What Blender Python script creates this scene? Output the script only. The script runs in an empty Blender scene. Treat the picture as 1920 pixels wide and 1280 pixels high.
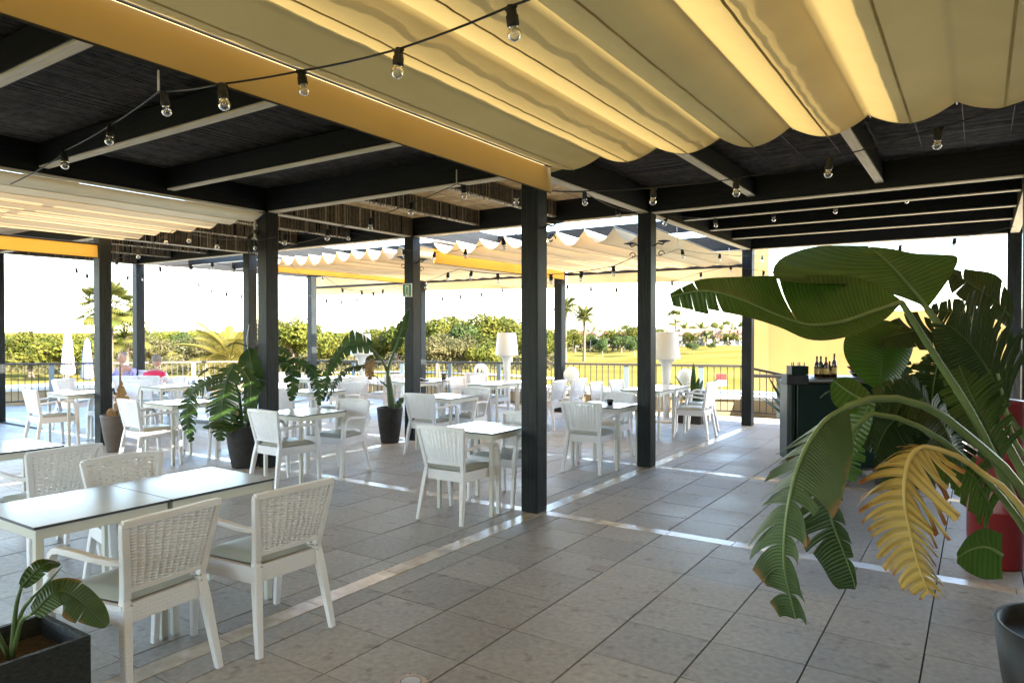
import bpy, bmesh, math, random
from mathutils import Vector, Matrix, noise
R=math.radians; PI=math.pi
rnd=random.Random(7)
# ------------------------------------------------------------------ camera, world, sun, exposure
scn=bpy.context.scene; C=scn.collection
FPX=1315.0; PITCH=R(.74); YAW=R(33.7); H=1.62
cd=bpy.data.cameras.new('camera'); cam=bpy.data.objects.new('camera',cd); C.objects.link(cam)
cd.sensor_width=36; cd.lens=36*FPX/1920; cd.clip_start=.05; cd.clip_end=6000
cam.location=(0,0,H); cam.rotation_euler=(PI/2-PITCH,0,YAW); scn.camera=cam
SUN_EL=R(28); SX,SY=.985,-.06
w=bpy.data.worlds.new('World'); scn.world=w; w.use_nodes=True
nt=w.node_tree; bg=nt.nodes['Background']; sk=nt.nodes.new('ShaderNodeTexSky')
sk.sky_type='NISHITA'; sk.sun_disc=False; sk.sun_elevation=SUN_EL; sk.sun_rotation=math.atan2(SX,SY)
sk.air_density=1.0; sk.dust_density=.7; sk.ozone_density=1.0
nt.links.new(sk.outputs[0],bg.inputs[0]); bg.inputs[1].default_value=.15
sl=bpy.data.lights.new('sun','SUN'); so=bpy.data.objects.new('sun',sl); C.objects.link(so)
sl.energy=5.0; sl.angle=R(.5); sl.color=(1,.92,.78)
sd=Vector((SX,SY,0)).normalized()*math.cos(SUN_EL)+Vector((0,0,math.sin(SUN_EL)))
so.rotation_euler=sd.to_track_quat('Z','Y').to_euler(); so.location=(0,0,30)
vs=scn.view_settings; vs.view_transform='Standard'; vs.look='None'; vs.gamma=1; vs.use_curve_mapping=False; vs.exposure=3.35
scn.render.engine='CYCLES'
cy=scn.cycles; cy.max_bounces=9; cy.diffuse_bounces=5; cy.glossy_bounces=4; cy.transmission_bounces=6; cy.transparent_max_bounces=8
cy.caustics_reflective=False; cy.caustics_refractive=False
# ------------------------------------------------------------------ measuring: a picture ray to a place in the world (X to the right along the beams, Y away along the strips)
def W(px,py,d):
    u=(px-960)/FPX; v=(640-py)/FPX
    k=math.cos(PITCH)+v*math.sin(PITCH); zz=-math.sin(PITCH)+v*math.cos(PITCH)
    X=u/k*d; c,s=math.cos(YAW),math.sin(YAW)
    return Vector((X*c-d*s, X*s+d*c, H+zz/k*d))
def Fz(px,py,z=0):
    v=(640-py)/FPX; k=math.cos(PITCH)+v*math.sin(PITCH); zz=-math.sin(PITCH)+v*math.cos(PITCH)
    return W(px,py,(z-H)*k/zz)
def V(*a): return Vector(a)
# ------------------------------------------------------------------ mesh builder
class MB:
    def __init__(s): s.v=[]; s.f=[]; s.m=[]; s.uv=[]; s.sm=[]
    def face(s,pts,mi=0,uv=None,smooth=False):
        n=len(s.v); s.v.extend([tuple(p) for p in pts]); s.f.append(tuple(range(n,n+len(pts)))); s.m.append(mi); s.uv.append(uv); s.sm.append(smooth)
    def grid(s,P,mi=0,uv=None,smooth=True,skip=None,closed=False):
        n=len(s.v); r=len(P); c=len(P[0])
        for row in P:
            s.v.extend([tuple(p) for p in row])
        for i in range(r-1):
            for j in range(c if closed else c-1):
                if skip and skip(i,j): continue
                j2=(j+1)%c
                s.f.append((n+i*c+j,n+i*c+j2,n+(i+1)*c+j2,n+(i+1)*c+j)); s.m.append(mi); s.sm.append(smooth)
                s.uv.append([uv[i][j],uv[i][j2],uv[i+1][j2],uv[i+1][j]] if uv else None)
    def box(s,x0,y0,z0,x1,y1,z1,mi=0,bev=0,M=None):
        if bev>0:
            b=bev; pts=[]
            bm=bmesh.new(); bmesh.ops.create_cube(bm,size=1)
            for q in bm.verts: q.co=V((x0+x1)/2+q.co.x*(x1-x0),(y0+y1)/2+q.co.y*(y1-y0),(z0+z1)/2+q.co.z*(z1-z0))
            bmesh.ops.bevel(bm,geom=list(bm.edges),offset=b,segments=1,affect='EDGES',profile=.5)
            bm.verts.index_update(); n=len(s.v)
            s.v.extend([tuple(M@q.co if M else q.co) for q in bm.verts])
            for fc in bm.faces: s.f.append(tuple(n+q.index for q in fc.verts)); s.m.append(mi); s.uv.append(None); s.sm.append(False)
            bm.free(); return
        P=[V(x,y,z) for z in (z0,z1) for x,y in ((x0,y0),(x1,y0),(x1,y1),(x0,y1))]
        if M: P=[M@p for p in P]
        n=len(s.v); s.v.extend([tuple(p) for p in P])
        for q in ((3,2,1,0),(4,5,6,7),(0,1,5,4),(1,2,6,5),(2,3,7,6),(3,0,4,7)):
            s.f.append(tuple(n+i for i in q)); s.m.append(mi); s.uv.append(None); s.sm.append(False)
    def tube(s,pts,rad,n=8,mi=0,cap=True,smooth=True,sec=None,up=None):
        pts=[V(*p) for p in pts]; k=len(pts); rr=rad if isinstance(rad,(list,tuple)) else [rad]*k
        P=[]; last=up.copy() if up else None
        for i,p in enumerate(pts):
            T=(pts[min(i+1,k-1)]-pts[max(i-1,0)]).normalized()
            if last is None: last=V(0,0,1) if abs(T.z)<.9 else V(1,0,0)
            A=(last-T*last.dot(T)).normalized(); B=T.cross(A); last=A
            if sec: P.append([p+A*(q[0]*rr[i])+B*(q[1]*rr[i]) for q in sec])
            else: P.append([p+A*math.cos(2*PI*j/n)*rr[i]+B*math.sin(2*PI*j/n)*rr[i] for j in range(n)])
        s.grid(P,mi,closed=True,smooth=smooth)
        if cap: s.face(list(reversed(P[0])),mi); s.face(P[-1],mi)
    def lathe(s,prof,c=(0,0,0),n=24,mi=0,smooth=True,cap=False):
        P=[[V(c[0]+r*math.cos(2*PI*j/n),c[1]+r*math.sin(2*PI*j/n),c[2]+z) for j in range(n)] for r,z in prof]
        s.grid(P,mi,closed=True,smooth=smooth)
        if cap: s.face(list(reversed(P[0])),mi); s.face(P[-1],mi)
    def mesh(s,name,mats):
        me=bpy.data.meshes.new(name); me.from_pydata(s.v,[],s.f)
        for m in (mats if isinstance(mats,(list,tuple)) else [mats]): me.materials.append(m)
        me.polygons.foreach_set('material_index',s.m); me.polygons.foreach_set('use_smooth',s.sm)
        if any(u is not None for u in s.uv):
            L=me.uv_layers.new(name='uv'); fl=[]
            for u,fc in zip(s.uv,s.f):
                for q in (u if u else [(0,0)]*len(fc)): fl.extend(q)
            L.data.foreach_set('uv',fl)
        me.update(); return me
    def build(s,name,mats,parent=None,kind=None,loc=None):
        return mk(name,s.mesh(name,mats),parent,kind,loc)
def mk(name,me,parent=None,kind=None,loc=None,rz=0):
    o=bpy.data.objects.new(name,me); C.objects.link(o)
    if parent: o.parent=parent
    if loc is not None: o.location=loc
    if rz: o.rotation_euler=(0,0,rz)
    if kind: o['kind']=kind
    return o
def thing(name,label,cat,loc=(0,0,0),rz=0,group=None):
    o=bpy.data.objects.new(name,None); C.objects.link(o); o.location=loc; o.rotation_euler=(0,0,rz); o.empty_display_size=.1
    return tag(o,label,cat,group)
def tag(o,label,cat,group=None):
    o['label']=label; o['category']=cat
    if group: o['group']=group
    return o
def dup(root,loc,rz,label=None,sc=None):
    r=root.copy(); C.objects.link(r); r.location=loc; r.rotation_euler=(0,0,rz)
    if label: r['label']=label
    if sc: r.scale=(sc,sc,sc) if not isinstance(sc,(tuple,list)) else sc
    for ch in list(root.children):
        c=ch.copy(); C.objects.link(c); c.parent=r
        for g in ch.children:
            d=g.copy(); C.objects.link(d); d.parent=c
    return r
RSEC=[(1,.55),(1,-.55),(.82,-.72),(-.82,-.72),(-1,-.55),(-1,.55),(-.82,.72),(.82,.72)]
SQ=[(1,.8),(1,-.8),(.8,-1),(-.8,-1),(-1,-.8),(-1,.8),(-.8,1),(.8,1)]
def spline(pts,n):
    P=[V(*p) for p in pts]; k=len(P); out=[]
    # arc-length based Catmull-Rom
    L=[0]
    for i in range(1,k): L.append(L[-1]+(P[i]-P[i-1]).length)
    for j in range(n):
        s=L[-1]*j/(n-1); i=0
        while i<k-2 and s>L[i+1]: i+=1
        u=(s-L[i])/max(1e-9,L[i+1]-L[i])
        p0=P[i-1] if i>0 else P[i]*2-P[i+1]; p1=P[i]; p2=P[i+1]; p3=P[i+2] if i+2<k else P[i+1]*2-P[i]
        out.append(.5*((2*p1)+(p2-p0)*u+(2*p0-5*p1+4*p2-p3)*u*u+(3*p1-p0-3*p2+p3)*u**3))
    return out
# ------------------------------------------------------------------ materials
def mat(name,col,rough=.6,col2=None,nscale=6,detail=4,bump=0,bscale=40,metal=0,spec=.5,trans=0,rand=0,coord='Object',stretch=None,lo=.35,hi=.65,coat=0,tcol=None,alpha=None):
    m=bpy.data.materials.new(name); m.use_nodes=True; n=m.node_tree.nodes; l=m.node_tree.links
    b=n['Principled BSDF']; b.inputs['Base Color'].default_value=(*col,1); b.inputs['Roughness'].default_value=rough
    b.inputs['Metallic'].default_value=metal; b.inputs['Specular IOR Level'].default_value=spec
    if coat: b.inputs['Coat Weight'].default_value=coat; b.inputs['Coat Roughness'].default_value=.15
    tc=n.new('ShaderNodeTexCoord'); src=tc.outputs[coord]
    if stretch:
        mp=n.new('ShaderNodeMapping'); mp.inputs['Scale'].default_value=stretch; l.new(src,mp.inputs[0]); src=mp.outputs[0]
    if rand:
        oi=n.new('ShaderNodeObjectInfo'); ad=n.new('ShaderNodeVectorMath'); ad.operation='ADD'
        cx=n.new('ShaderNodeCombineXYZ'); mu=n.new('ShaderNodeMath'); mu.operation='MULTIPLY'; mu.inputs[1].default_value=37
        l.new(oi.outputs['Random'],mu.inputs[0]); l.new(mu.outputs[0],cx.inputs[0]); l.new(mu.outputs[0],cx.inputs[1])
        l.new(src,ad.inputs[0]); l.new(cx.outputs[0],ad.inputs[1]); src=ad.outputs[0]
    cout=None
    if col2:
        t=n.new('ShaderNodeTexNoise'); t.inputs['Scale'].default_value=nscale; t.inputs['Detail'].default_value=detail; l.new(src,t.inputs['Vector'])
        r=n.new('ShaderNodeValToRGB'); r.color_ramp.elements[0].color=(*col,1); r.color_ramp.elements[1].color=(*col2,1)
        r.color_ramp.elements[0].position=lo; r.color_ramp.elements[1].position=hi
        l.new(t.outputs[0],r.inputs[0]); cout=r.outputs[0]
    if rand:
        hs=n.new('ShaderNodeHueSaturation'); mr=n.new('ShaderNodeMapRange'); mr.inputs['To Min'].default_value=1-rand; mr.inputs['To Max'].default_value=1+rand
        l.new(oi.outputs['Random'],mr.inputs[0]); l.new(mr.outputs[0],hs.inputs['Value'])
        if cout: l.new(cout,hs.inputs['Color'])
        else: hs.inputs['Color'].default_value=(*col,1)
        cout=hs.outputs[0]
    if cout: l.new(cout,b.inputs['Base Color'])
    if bump:
        t2=n.new('ShaderNodeTexNoise'); t2.inputs['Scale'].default_value=bscale; t2.inputs['Detail'].default_value=5; l.new(src,t2.inputs['Vector'])
        bp=n.new('ShaderNodeBump'); bp.inputs['Strength'].default_value=bump; bp.inputs['Distance'].default_value=.01; l.new(t2.outputs[0],bp.inputs['Height']); l.new(bp.outputs[0],b.inputs['Normal'])
    if trans:
        tr=n.new('ShaderNodeBsdfTranslucent'); mx=n.new('ShaderNodeMixShader'); mx.inputs[0].default_value=trans
        if tcol: tr.inputs[0].default_value=(*tcol,1)
        elif cout: l.new(cout,tr.inputs[0])
        else: tr.inputs[0].default_value=(*col,1)
        l.new(b.outputs[0],mx.inputs[1]); l.new(tr.outputs[0],mx.inputs[2]); l.new(mx.outputs[0],n['Material Output'].inputs[0])
    return m
def leafmat(name,col,col2,rough=.38,trans=.25,veins=150,tcol=None,spots=None):
    m=mat(name,col,rough,col2,5,5,trans=trans,spec=.3,tcol=tcol); n=m.node_tree.nodes; l=m.node_tree.links; b=n['Principled BSDF']
    uvn=n.new('ShaderNodeUVMap'); wv=n.new('ShaderNodeTexWave'); wv.bands_direction='X'; wv.inputs['Scale'].default_value=veins/6.28; wv.inputs['Distortion'].default_value=.6; wv.inputs['Detail'].default_value=2
    l.new(uvn.outputs[0],wv.inputs['Vector'])
    bp=n.new('ShaderNodeBump'); bp.inputs['Strength'].default_value=.6; bp.inputs['Distance'].default_value=.003; l.new(wv.outputs[0],bp.inputs['Height']); l.new(bp.outputs[0],b.inputs['Normal'])
    src=b.inputs['Base Color'].links[0].from_socket
    mx=n.new('ShaderNodeMix'); mx.data_type='RGBA'; mx.blend_type='MULTIPLY'; mx.inputs[0].default_value=.55
    rp=n.new('ShaderNodeValToRGB'); rp.color_ramp.elements[0].color=(.55,.55,.5,1); rp.color_ramp.elements[1].color=(1.2,1.2,1.1,1); rp.color_ramp.elements[0].position=.15; rp.color_ramp.elements[1].position=.6
    l.new(wv.outputs[0],rp.inputs[0]); l.new(src,mx.inputs[6]); l.new(rp.outputs[0],mx.inputs[7]); out=mx.outputs[2]
    if spots:
        sx=n.new('ShaderNodeSeparateXYZ'); l.new(uvn.outputs[0],sx.inputs[0])
        nz=n.new('ShaderNodeTexNoise'); nz.inputs['Scale'].default_value=14; tc=n.new('ShaderNodeTexCoord'); l.new(tc.outputs['Object'],nz.inputs['Vector'])
        ad=n.new('ShaderNodeMath'); ad.operation='MULTIPLY_ADD'; ad.inputs[1].default_value=.9; l.new(nz.outputs[0],ad.inputs[0]); l.new(sx.outputs['Y'],ad.inputs[2])
        r2=n.new('ShaderNodeValToRGB'); r2.color_ramp.elements[0].position=1.0-.04; r2.color_ramp.elements[1].position=1.0
        mr=n.new('ShaderNodeMapRange'); mr.inputs['From Min'].default_value=spots[0]; mr.inputs['From Max'].default_value=spots[0]+.2; l.new(ad.outputs[0],mr.inputs[0])
        m2=n.new('ShaderNodeMix'); m2.data_type='RGBA'; m2.inputs[7].default_value=(*spots[1],1); l.new(mr.outputs[0],m2.inputs[0]); l.new(out,m2.inputs[6]); out=m2.outputs[2]
    l.new(out,b.inputs['Base Color'])
    for nd in n:
        if nd.type=='BSDF_TRANSLUCENT' and not tcol: l.new(out,nd.inputs[0])
    return m
M={}
M['tile']=mat('tile_concrete',(.30,.295,.28),.5,(.42,.415,.395),28,8,bump=.3,bscale=160,rand=.13,spec=.5,lo=.3,hi=.7)
# speckle and big soft stains on the tiles
def tile_extra(m):
    n=m.node_tree.nodes; l=m.node_tree.links; b=n['Principled BSDF']; src=b.inputs['Base Color'].links[0].from_socket
    tc=n.new('ShaderNodeTexCoord'); g=n.new('ShaderNodeNewGeometry')
    t=n.new('ShaderNodeTexNoise'); t.inputs['Scale'].default_value=.9; t.inputs['Detail'].default_value=6; l.new(g.outputs['Position'],t.inputs['Vector'])
    r=n.new('ShaderNodeValToRGB'); r.color_ramp.elements[0].color=(.70,.68,.65,1); r.color_ramp.elements[1].color=(1.08,1.06,1.04,1); r.color_ramp.elements[0].position=.35; r.color_ramp.elements[1].position=.62
    l.new(t.outputs[0],r.inputs[0])
    mx=n.new('ShaderNodeMix'); mx.data_type='RGBA'; mx.blend_type='MULTIPLY'; mx.inputs[0].default_value=1; l.new(src,mx.inputs[6]); l.new(r.outputs[0],mx.inputs[7])
    sp=n.new('ShaderNodeTexVoronoi'); sp.inputs['Scale'].default_value=75; l.new(g.outputs['Position'],sp.inputs['Vector'])
    r2=n.new('ShaderNodeValToRGB'); r2.color_ramp.elements[0].color=(.45,.45,.45,1); r2.color_ramp.elements[1].color=(1,1,1,1); r2.color_ramp.elements[0].position=.08; r2.color_ramp.elements[1].position=.2; l.new(sp.outputs['Distance'],r2.inputs[0])
    m2=n.new('ShaderNodeMix'); m2.data_type='RGBA'; m2.blend_type='MULTIPLY'; m2.inputs[0].default_value=.5; l.new(mx.outputs[2],m2.inputs[6]); l.new(r2.outputs[0],m2.inputs[7])
    # small dark drips and dirt spots here and there
    t3=n.new('ShaderNodeTexNoise'); t3.inputs['Scale'].default_value=9; t3.inputs['Detail'].default_value=3; l.new(g.outputs['Position'],t3.inputs['Vector'])
    r3=n.new('ShaderNodeValToRGB'); r3.color_ramp.elements[0].color=(1,1,1,1); r3.color_ramp.elements[1].color=(.60,.57,.53,1); r3.color_ramp.elements[0].position=.61; r3.color_ramp.elements[1].position=.70; l.new(t3.outputs[0],r3.inputs[0])
    m3=n.new('ShaderNodeMix'); m3.data_type='RGBA'; m3.blend_type='MULTIPLY'; m3.inputs[0].default_value=.8; l.new(m2.outputs[2],m3.inputs[6]); l.new(r3.outputs[0],m3.inputs[7])
    l.new(m3.outputs[2],b.inputs['Base Color'])
    rr=n.new('ShaderNodeMapRange'); rr.inputs['From Min'].default_value=.35; rr.inputs['From Max'].default_value=.65; rr.inputs['To Min'].default_value=.36; rr.inputs['To Max'].default_value=.6; l.new(t.outputs[0],rr.inputs[0]); l.new(rr.outputs[0],b.inputs['Roughness'])
tile_extra(M['tile'])
M['joint']=mat('dark_joint',(.03,.028,.026),.9)
M['strip']=mat('travertine_strip',(.42,.35,.26),.22,(.66,.60,.50),7,6,bump=.05,bscale=14,rand=.12,stretch=(1,1,1),spec=.8)
M['wood']=mat('dark_stained_wood',(.004,.0055,.007),.5,(.014,.018,.019),5,5,bump=.35,bscale=30,stretch=(9,9,.7),spec=.22)
M['beamA']=mat('dark_stained_beam_a',(.006,.007,.009),.5,(.013,.014,.015),5,5,bump=.3,bscale=30,stretch=(9,.7,9),spec=.2)
M['beamB']=mat('dark_stained_beam_b',(.006,.007,.009),.5,(.013,.014,.015),5,5,bump=.3,bscale=30,stretch=(.7,9,9),spec=.2)
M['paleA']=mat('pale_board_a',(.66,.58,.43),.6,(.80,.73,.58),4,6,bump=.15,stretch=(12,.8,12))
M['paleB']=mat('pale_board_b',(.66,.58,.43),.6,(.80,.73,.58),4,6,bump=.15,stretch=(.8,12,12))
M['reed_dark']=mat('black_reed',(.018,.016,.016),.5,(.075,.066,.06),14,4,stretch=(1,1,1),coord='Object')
M['reed']=mat('natural_reed',(.68,.58,.42),.6,(.86,.76,.58),14,4,trans=.35)
M['reed_skirt']=mat('backlit_reed',(.11,.085,.055),.65,(.20,.16,.11),18,4,trans=.15)  # skirt reeds darkened in colour as if seen against the light
M['reed_slit']=mat('light_slit_reed',(.34,.27,.18),.65,(.44,.36,.25),18,4,trans=.2)  # pale colour stands in for slits of light between the skirt reeds
M['cover']=mat('shade_cover',(.03,.028,.03),.9)
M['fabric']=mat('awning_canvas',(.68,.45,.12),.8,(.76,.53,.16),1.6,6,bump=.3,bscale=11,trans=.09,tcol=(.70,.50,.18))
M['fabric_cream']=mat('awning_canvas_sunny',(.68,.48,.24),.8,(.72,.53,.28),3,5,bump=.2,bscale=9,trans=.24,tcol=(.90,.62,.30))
M['seam']=mat('darker_seam',(.46,.33,.11),.9,(.62,.45,.15),5,5)  # seam ribbon in a somewhat darker tone than the canvas
M['glow_cover']=mat('added_glow_sheet',(.5,.45,.35),.8,trans=.6)  # unseen translucent sheet added over natural reeds, lets sun glow without slits
M['valance']=mat('ochre_valance',(.48,.35,.165),.8,(.52,.39,.19),2,4,bump=.1,bscale=8,trans=.2,tcol=(.80,.50,.10))
M['valance_glow']=mat('sun_glow_valance',(.80,.46,.08),.8,(.84,.50,.10),2,4,bump=.1,bscale=8,trans=.4,tcol=(.95,.50,.08))  # glow of sunlight through the canvas is put into this orange
M['white']=mat('white_plastic',(.70,.71,.73),.42,(.76,.77,.78),8,4,bump=.05,bscale=60)
M['weave']=mat('white_woven_plastic',(.78,.78,.81),.45,(.83,.83,.86),10,4)
M['cushion']=mat('grey_green_vinyl',(.36,.385,.35),.38,(.42,.44,.40),5,4,bump=.15,bscale=12)
M['tabletop']=mat('white_laminate',(.66,.70,.72),.16,(.72,.75,.77),3,4,spec=.6)
M['tabletop_edge']=mat('black_laminate_edge',(.04,.04,.05),.4)
M['table_metal']=mat('cream_painted_metal',(.58,.58,.52),.4)
M['pot']=mat('anthracite_plastic_pot',(.020,.019,.019),.55,(.032,.030,.029),12,4,bump=.1,spec=.3)
M['pot_brown']=mat('brown_plastic_pot',(.075,.058,.048),.5,(.095,.075,.062),8,4)
M['planter']=mat('black_rattan_planter',(.008,.011,.011),.5,(.035,.040,.038),9,6,bump=.9,bscale=9,stretch=(4,4,26),spec=.3)
M['soil']=mat('soil',(.04,.028,.02),.95,(.08,.055,.04),30,4,bump=.5,bscale=40)
M['black']=mat('black_rubber',(.008,.008,.008),.55)
M['cable']=mat('black_cable',(.01,.01,.01),.5)
M['metal_dark']=mat('dark_metal',(.05,.045,.04),.45,metal=.6)
M['steel']=mat('galvanised_steel',(.55,.56,.56),.4,metal=.7)
M['wire']=mat('white_rod',(.7,.7,.68),.4)
M['rail']=mat('rail_paint',(.035,.028,.022),.6,(.05,.042,.035),20,4)
M['bar_paint']=mat('baluster_paint',(.025,.023,.02),.6)
M['railpost']=mat('grey_blue_paint',(.14,.18,.20),.5)
M['lampshade']=mat('white_lamp_plastic',(.66,.66,.64),.4,trans=.25,tcol=(.8,.78,.74))
M['ball']=mat('white_globe',(.85,.83,.78),.3,trans=.3,tcol=(.9,.85,.75))
M['cream']=mat('cream_render',(.34,.26,.14),.85,(.40,.31,.18),4,6,bump=.3,bscale=30)
M['coping']=mat('white_coping',(.72,.72,.70),.6,(.6,.6,.58),5,5)
M['yellow']=mat('ochre_canvas_wall',(.28,.20,.075),.8,(.33,.24,.095),1.5,6,bump=.2,bscale=5,trans=.35,tcol=(.9,.66,.22))
M['grass']=mat('dry_lawn',(.095,.083,.020),.95,(.145,.115,.032),.12,8,bump=.5,bscale=3,spec=.0,coord='Object',lo=.4,hi=.62)
M['bark']=mat('bark',(.05,.038,.025),.9,(.09,.07,.05),20,4,bump=.6,bscale=30)
M['bark_olive']=mat('pale_bark',(.10,.08,.055),.9,(.16,.13,.09),20,4,bump=.6,bscale=30)
def crownmat(name,a,b,t=.3):
    return mat(name,a,.6,b,.9,3,rand=.15,trans=t,spec=.08)
M['crown_pine']=crownmat('bright_pine',(.045,.060,.009),(.11,.105,.018),.35)
M['crown_olive']=crownmat('olive_leaf',(.050,.048,.020),(.090,.078,.032))
M['crown_dark']=crownmat('deep_green',(.03,.05,.014),(.055,.075,.022))
M['palm']=crownmat('palm_leaf',(.06,.075,.018),(.11,.10,.025),.35)
M['palm_y']=crownmat('yellow_palm_leaf',(.11,.095,.02),(.17,.135,.03),.35)
M['white_wall']=mat('white_render',(.42,.38,.35),.8)
M['roof_tile']=mat('terracotta_roof',(.20,.06,.04),.8,(.26,.09,.06),8,4,bump=.3)
M['window']=mat('window_glass',(.03,.04,.05),.1,spec=.8)
M['leaf']=leafmat('banana_leaf',(.024,.058,.009),(.046,.092,.014),.42,.2,115,tcol=(.07,.16,.015))
M['leaf_grey']=leafmat('bird_of_paradise_leaf',(.038,.074,.026),(.066,.112,.040),.45,.12,190,spots=(1.28,(.22,.13,.05)))
M['leaf_dark']=leafmat('dark_leaf',(.014,.034,.008),(.028,.056,.013),.5,.12,150)
M['leaf_mid']=leafmat('potted_leaf',(.020,.052,.011),(.048,.095,.018),.4,.25,150,spots=(1.3,(.16,.10,.04)))
M['leaf_yellow']=leafmat('dying_yellow_leaf',(.36,.24,.06),(.48,.35,.11),.5,.15,60,spots=(1.2,(.26,.10,.03)))
M['leaf_brown']=leafmat('dry_brown_leaf',(.20,.11,.045),(.32,.20,.09),.7,.15,60)
M['midrib']=mat('green_midrib',(.10,.16,.055),.4,(.14,.20,.075),8,4)
M['midrib_dark']=mat('dark_midrib',(.04,.075,.02),.4,(.06,.10,.03),8,4)
M['midrib_yellow']=mat('yellow_midrib',(.48,.37,.11),.45,(.58,.47,.18),8,4)
M['skin']=mat('skin',(.52,.30,.21),.55)
M['hair_grey']=mat('grey_hair',(.20,.18,.16),.8,(.22,.19,.16),60,3,bump=.4)
M['shirt_blue']=mat('blue_checked_shirt',(.16,.16,.42),.8,(.55,.5,.7),60,0,lo=.48,hi=.52)
M['shirt_pink']=mat('crimson_and_white_shirt',(.78,.72,.72),.8,(.80,.74,.74),5,2)
M['crimson']=mat('crimson_cloth',(.62,.03,.10),.8)
M['trousers']=mat('dark_trousers',(.04,.045,.06),.8)
M['glass']=mat('bulb_glass',(.9,.9,.88),.04)
def glassify(m,col=(1,1,1),ior=1.3):
    n=m.node_tree.nodes; l=m.node_tree.links
    g=n.new('ShaderNodeBsdfGlossy'); g.inputs['Roughness'].default_value=.05; t=n.new('ShaderNodeBsdfTransparent'); t.inputs[0].default_value=(*col,1)
    lw=n.new('ShaderNodeFresnel'); lw.inputs[0].default_value=ior; mr=n.new('ShaderNodeMath'); mr.operation='MULTIPLY_ADD'; mr.inputs[1].default_value=1.6; mr.inputs[2].default_value=.12; mr.use_clamp=True
    l.new(lw.outputs[0],mr.inputs[0]); mx=n.new('ShaderNodeMixShader'); l.new(mr.outputs[0],mx.inputs[0]); l.new(t.outputs[0],mx.inputs[1]); l.new(g.outputs[0],mx.inputs[2]); l.new(mx.outputs[0],n['Material Output'].inputs[0])
glassify(M['glass'],(.97,.97,.96),1.5)
M['green_box']=mat('dark_green_enamel',(.002,.012,.008),.3,spec=.3)
M['bar_top']=mat('bar_steel',(.30,.33,.38),.3,metal=.5)
M['bottle_brown']=mat('brown_bottle',(.05,.014,.006),.1,spec=.7)
M['bottle_green']=mat('green_bottle',(.02,.05,.015),.1,spec=.7)
M['bottle_label']=mat('bottle_label',(.5,.35,.12),.5)
M['red']=mat('red_enamel',(.16,.006,.008),.3,spec=.6)
M['brass']=mat('worn_brass',(.45,.36,.30),.35,(.55,.47,.40),20,4,metal=.6,bump=.1)
M['sign_green']=mat('exit_sign_green',(.06,.25,.12),.5); M['sign_white']=mat('exit_sign_white',(.75,.8,.74),.5)
M['cover_plate']=mat('dull_cover_plate',(.24,.21,.19),.5,(.32,.28,.25),20,4)
M['cup']=mat('black_cup',(.012,.008,.008),.15,spec=.7)
M['para_white']=mat('parasol_white',(.78,.76,.72),.8); M['para_blue']=mat('parasol_blue',(.12,.16,.28),.8)
M['paving']=mat('pale_path',(.45,.40,.33),.9)
# brick-like weave bump on the chair plastic
def weavebump(m,s=60):
    n=m.node_tree.nodes; l=m.node_tree.links; b=n['Principled BSDF']; tc=n.new('ShaderNodeTexCoord')
    mp=n.new('ShaderNodeMapping'); mp.inputs['Rotation'].default_value=(R(90),0,0)
    sx=n.new('ShaderNodeSeparateXYZ'); l.new(tc.outputs['Object'],sx.inputs[0]); ad=n.new('ShaderNodeMath'); l.new(sx.outputs[0],ad.inputs[0]); l.new(sx.outputs[1],ad.inputs[1])
    cx=n.new('ShaderNodeCombineXYZ'); l.new(ad.outputs[0],cx.inputs[0]); l.new(sx.outputs[2],cx.inputs[1])
    br=n.new('ShaderNodeTexBrick'); br.inputs['Scale'].default_value=s; br.inputs['Mortar Size'].default_value=.06; br.inputs['Mortar Smooth'].default_value=1; br.inputs['Brick Width'].default_value=1.6; br.inputs['Row Height'].default_value=.65
    br.inputs[1].default_value=(1,1,1,1); br.inputs[2].default_value=(1,1,1,1); br.inputs[3].default_value=(0,0,0,1)
    l.new(cx.outputs[0],br.inputs['Vector']); bp=n.new('ShaderNodeBump'); bp.inputs['Strength'].default_value=.6; bp.inputs['Distance'].default_value=.005
    l.new(br.outputs[0],bp.inputs['Height']); l.new(bp.outputs[0],b.inputs['Normal'])
M['frame']=mat('white_woven_frame',(.79,.79,.82),.42); weavebump(M['frame'],38)

# ================================================================== LARGE STRUCTURE
# ground beyond the terrace: one sheet, gently rolling, to the horizon
def gz(x,y):
    d=math.hypot(x,y)
    if d<22: return -2.0
    k=min(1,(d-22)/60)
    z=-2.0+k*.9*noise.noise(V(x/45,y/45,.3))+k*.35*noise.noise(V(x/16,y/16,5))
    fx=-x*math.sin(YAW)+y*math.cos(YAW); rx=x*math.cos(YAW)+y*math.sin(YAW)
    z+=1.5*math.exp(-((rx-38)/16)**2-((fx-115)/30)**2)      # low knoll of the fairway
    if d>700: z=-2
    return z
mb=MB()
rad=[0,8,14,18,22,26,30,35,40,46,52,60,68,78,90,104,120,140,165,195,240,300,400,600,1000,2000,4500]
P=[]
for r in rad:
    row=[]
    for j in range(120):
        a=2*PI*j/120; x=r*math.cos(a); y=r*math.sin(a); row.append(V(x,y,gz(x,y)))
    P.append(row)
mb.grid(P,closed=True)
lawn=mb.build('lawn',M['grass'],kind='structure')
# a pale path crossing the lawn
mb=MB(); P=[]
for i in range(40):
    t=i/39; c=W(200+t*900,705+4*math.sin(t*6),48+10*math.sin(t*3)); P.append([V(c.x,c.y,gz(c.x,c.y)+.06),V(c.x-.9,c.y+1.6,gz(c.x-.9,c.y+1.6)+.06)])
mb.grid(P); mb.build('path',M['paving'],kind='structure')

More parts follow.
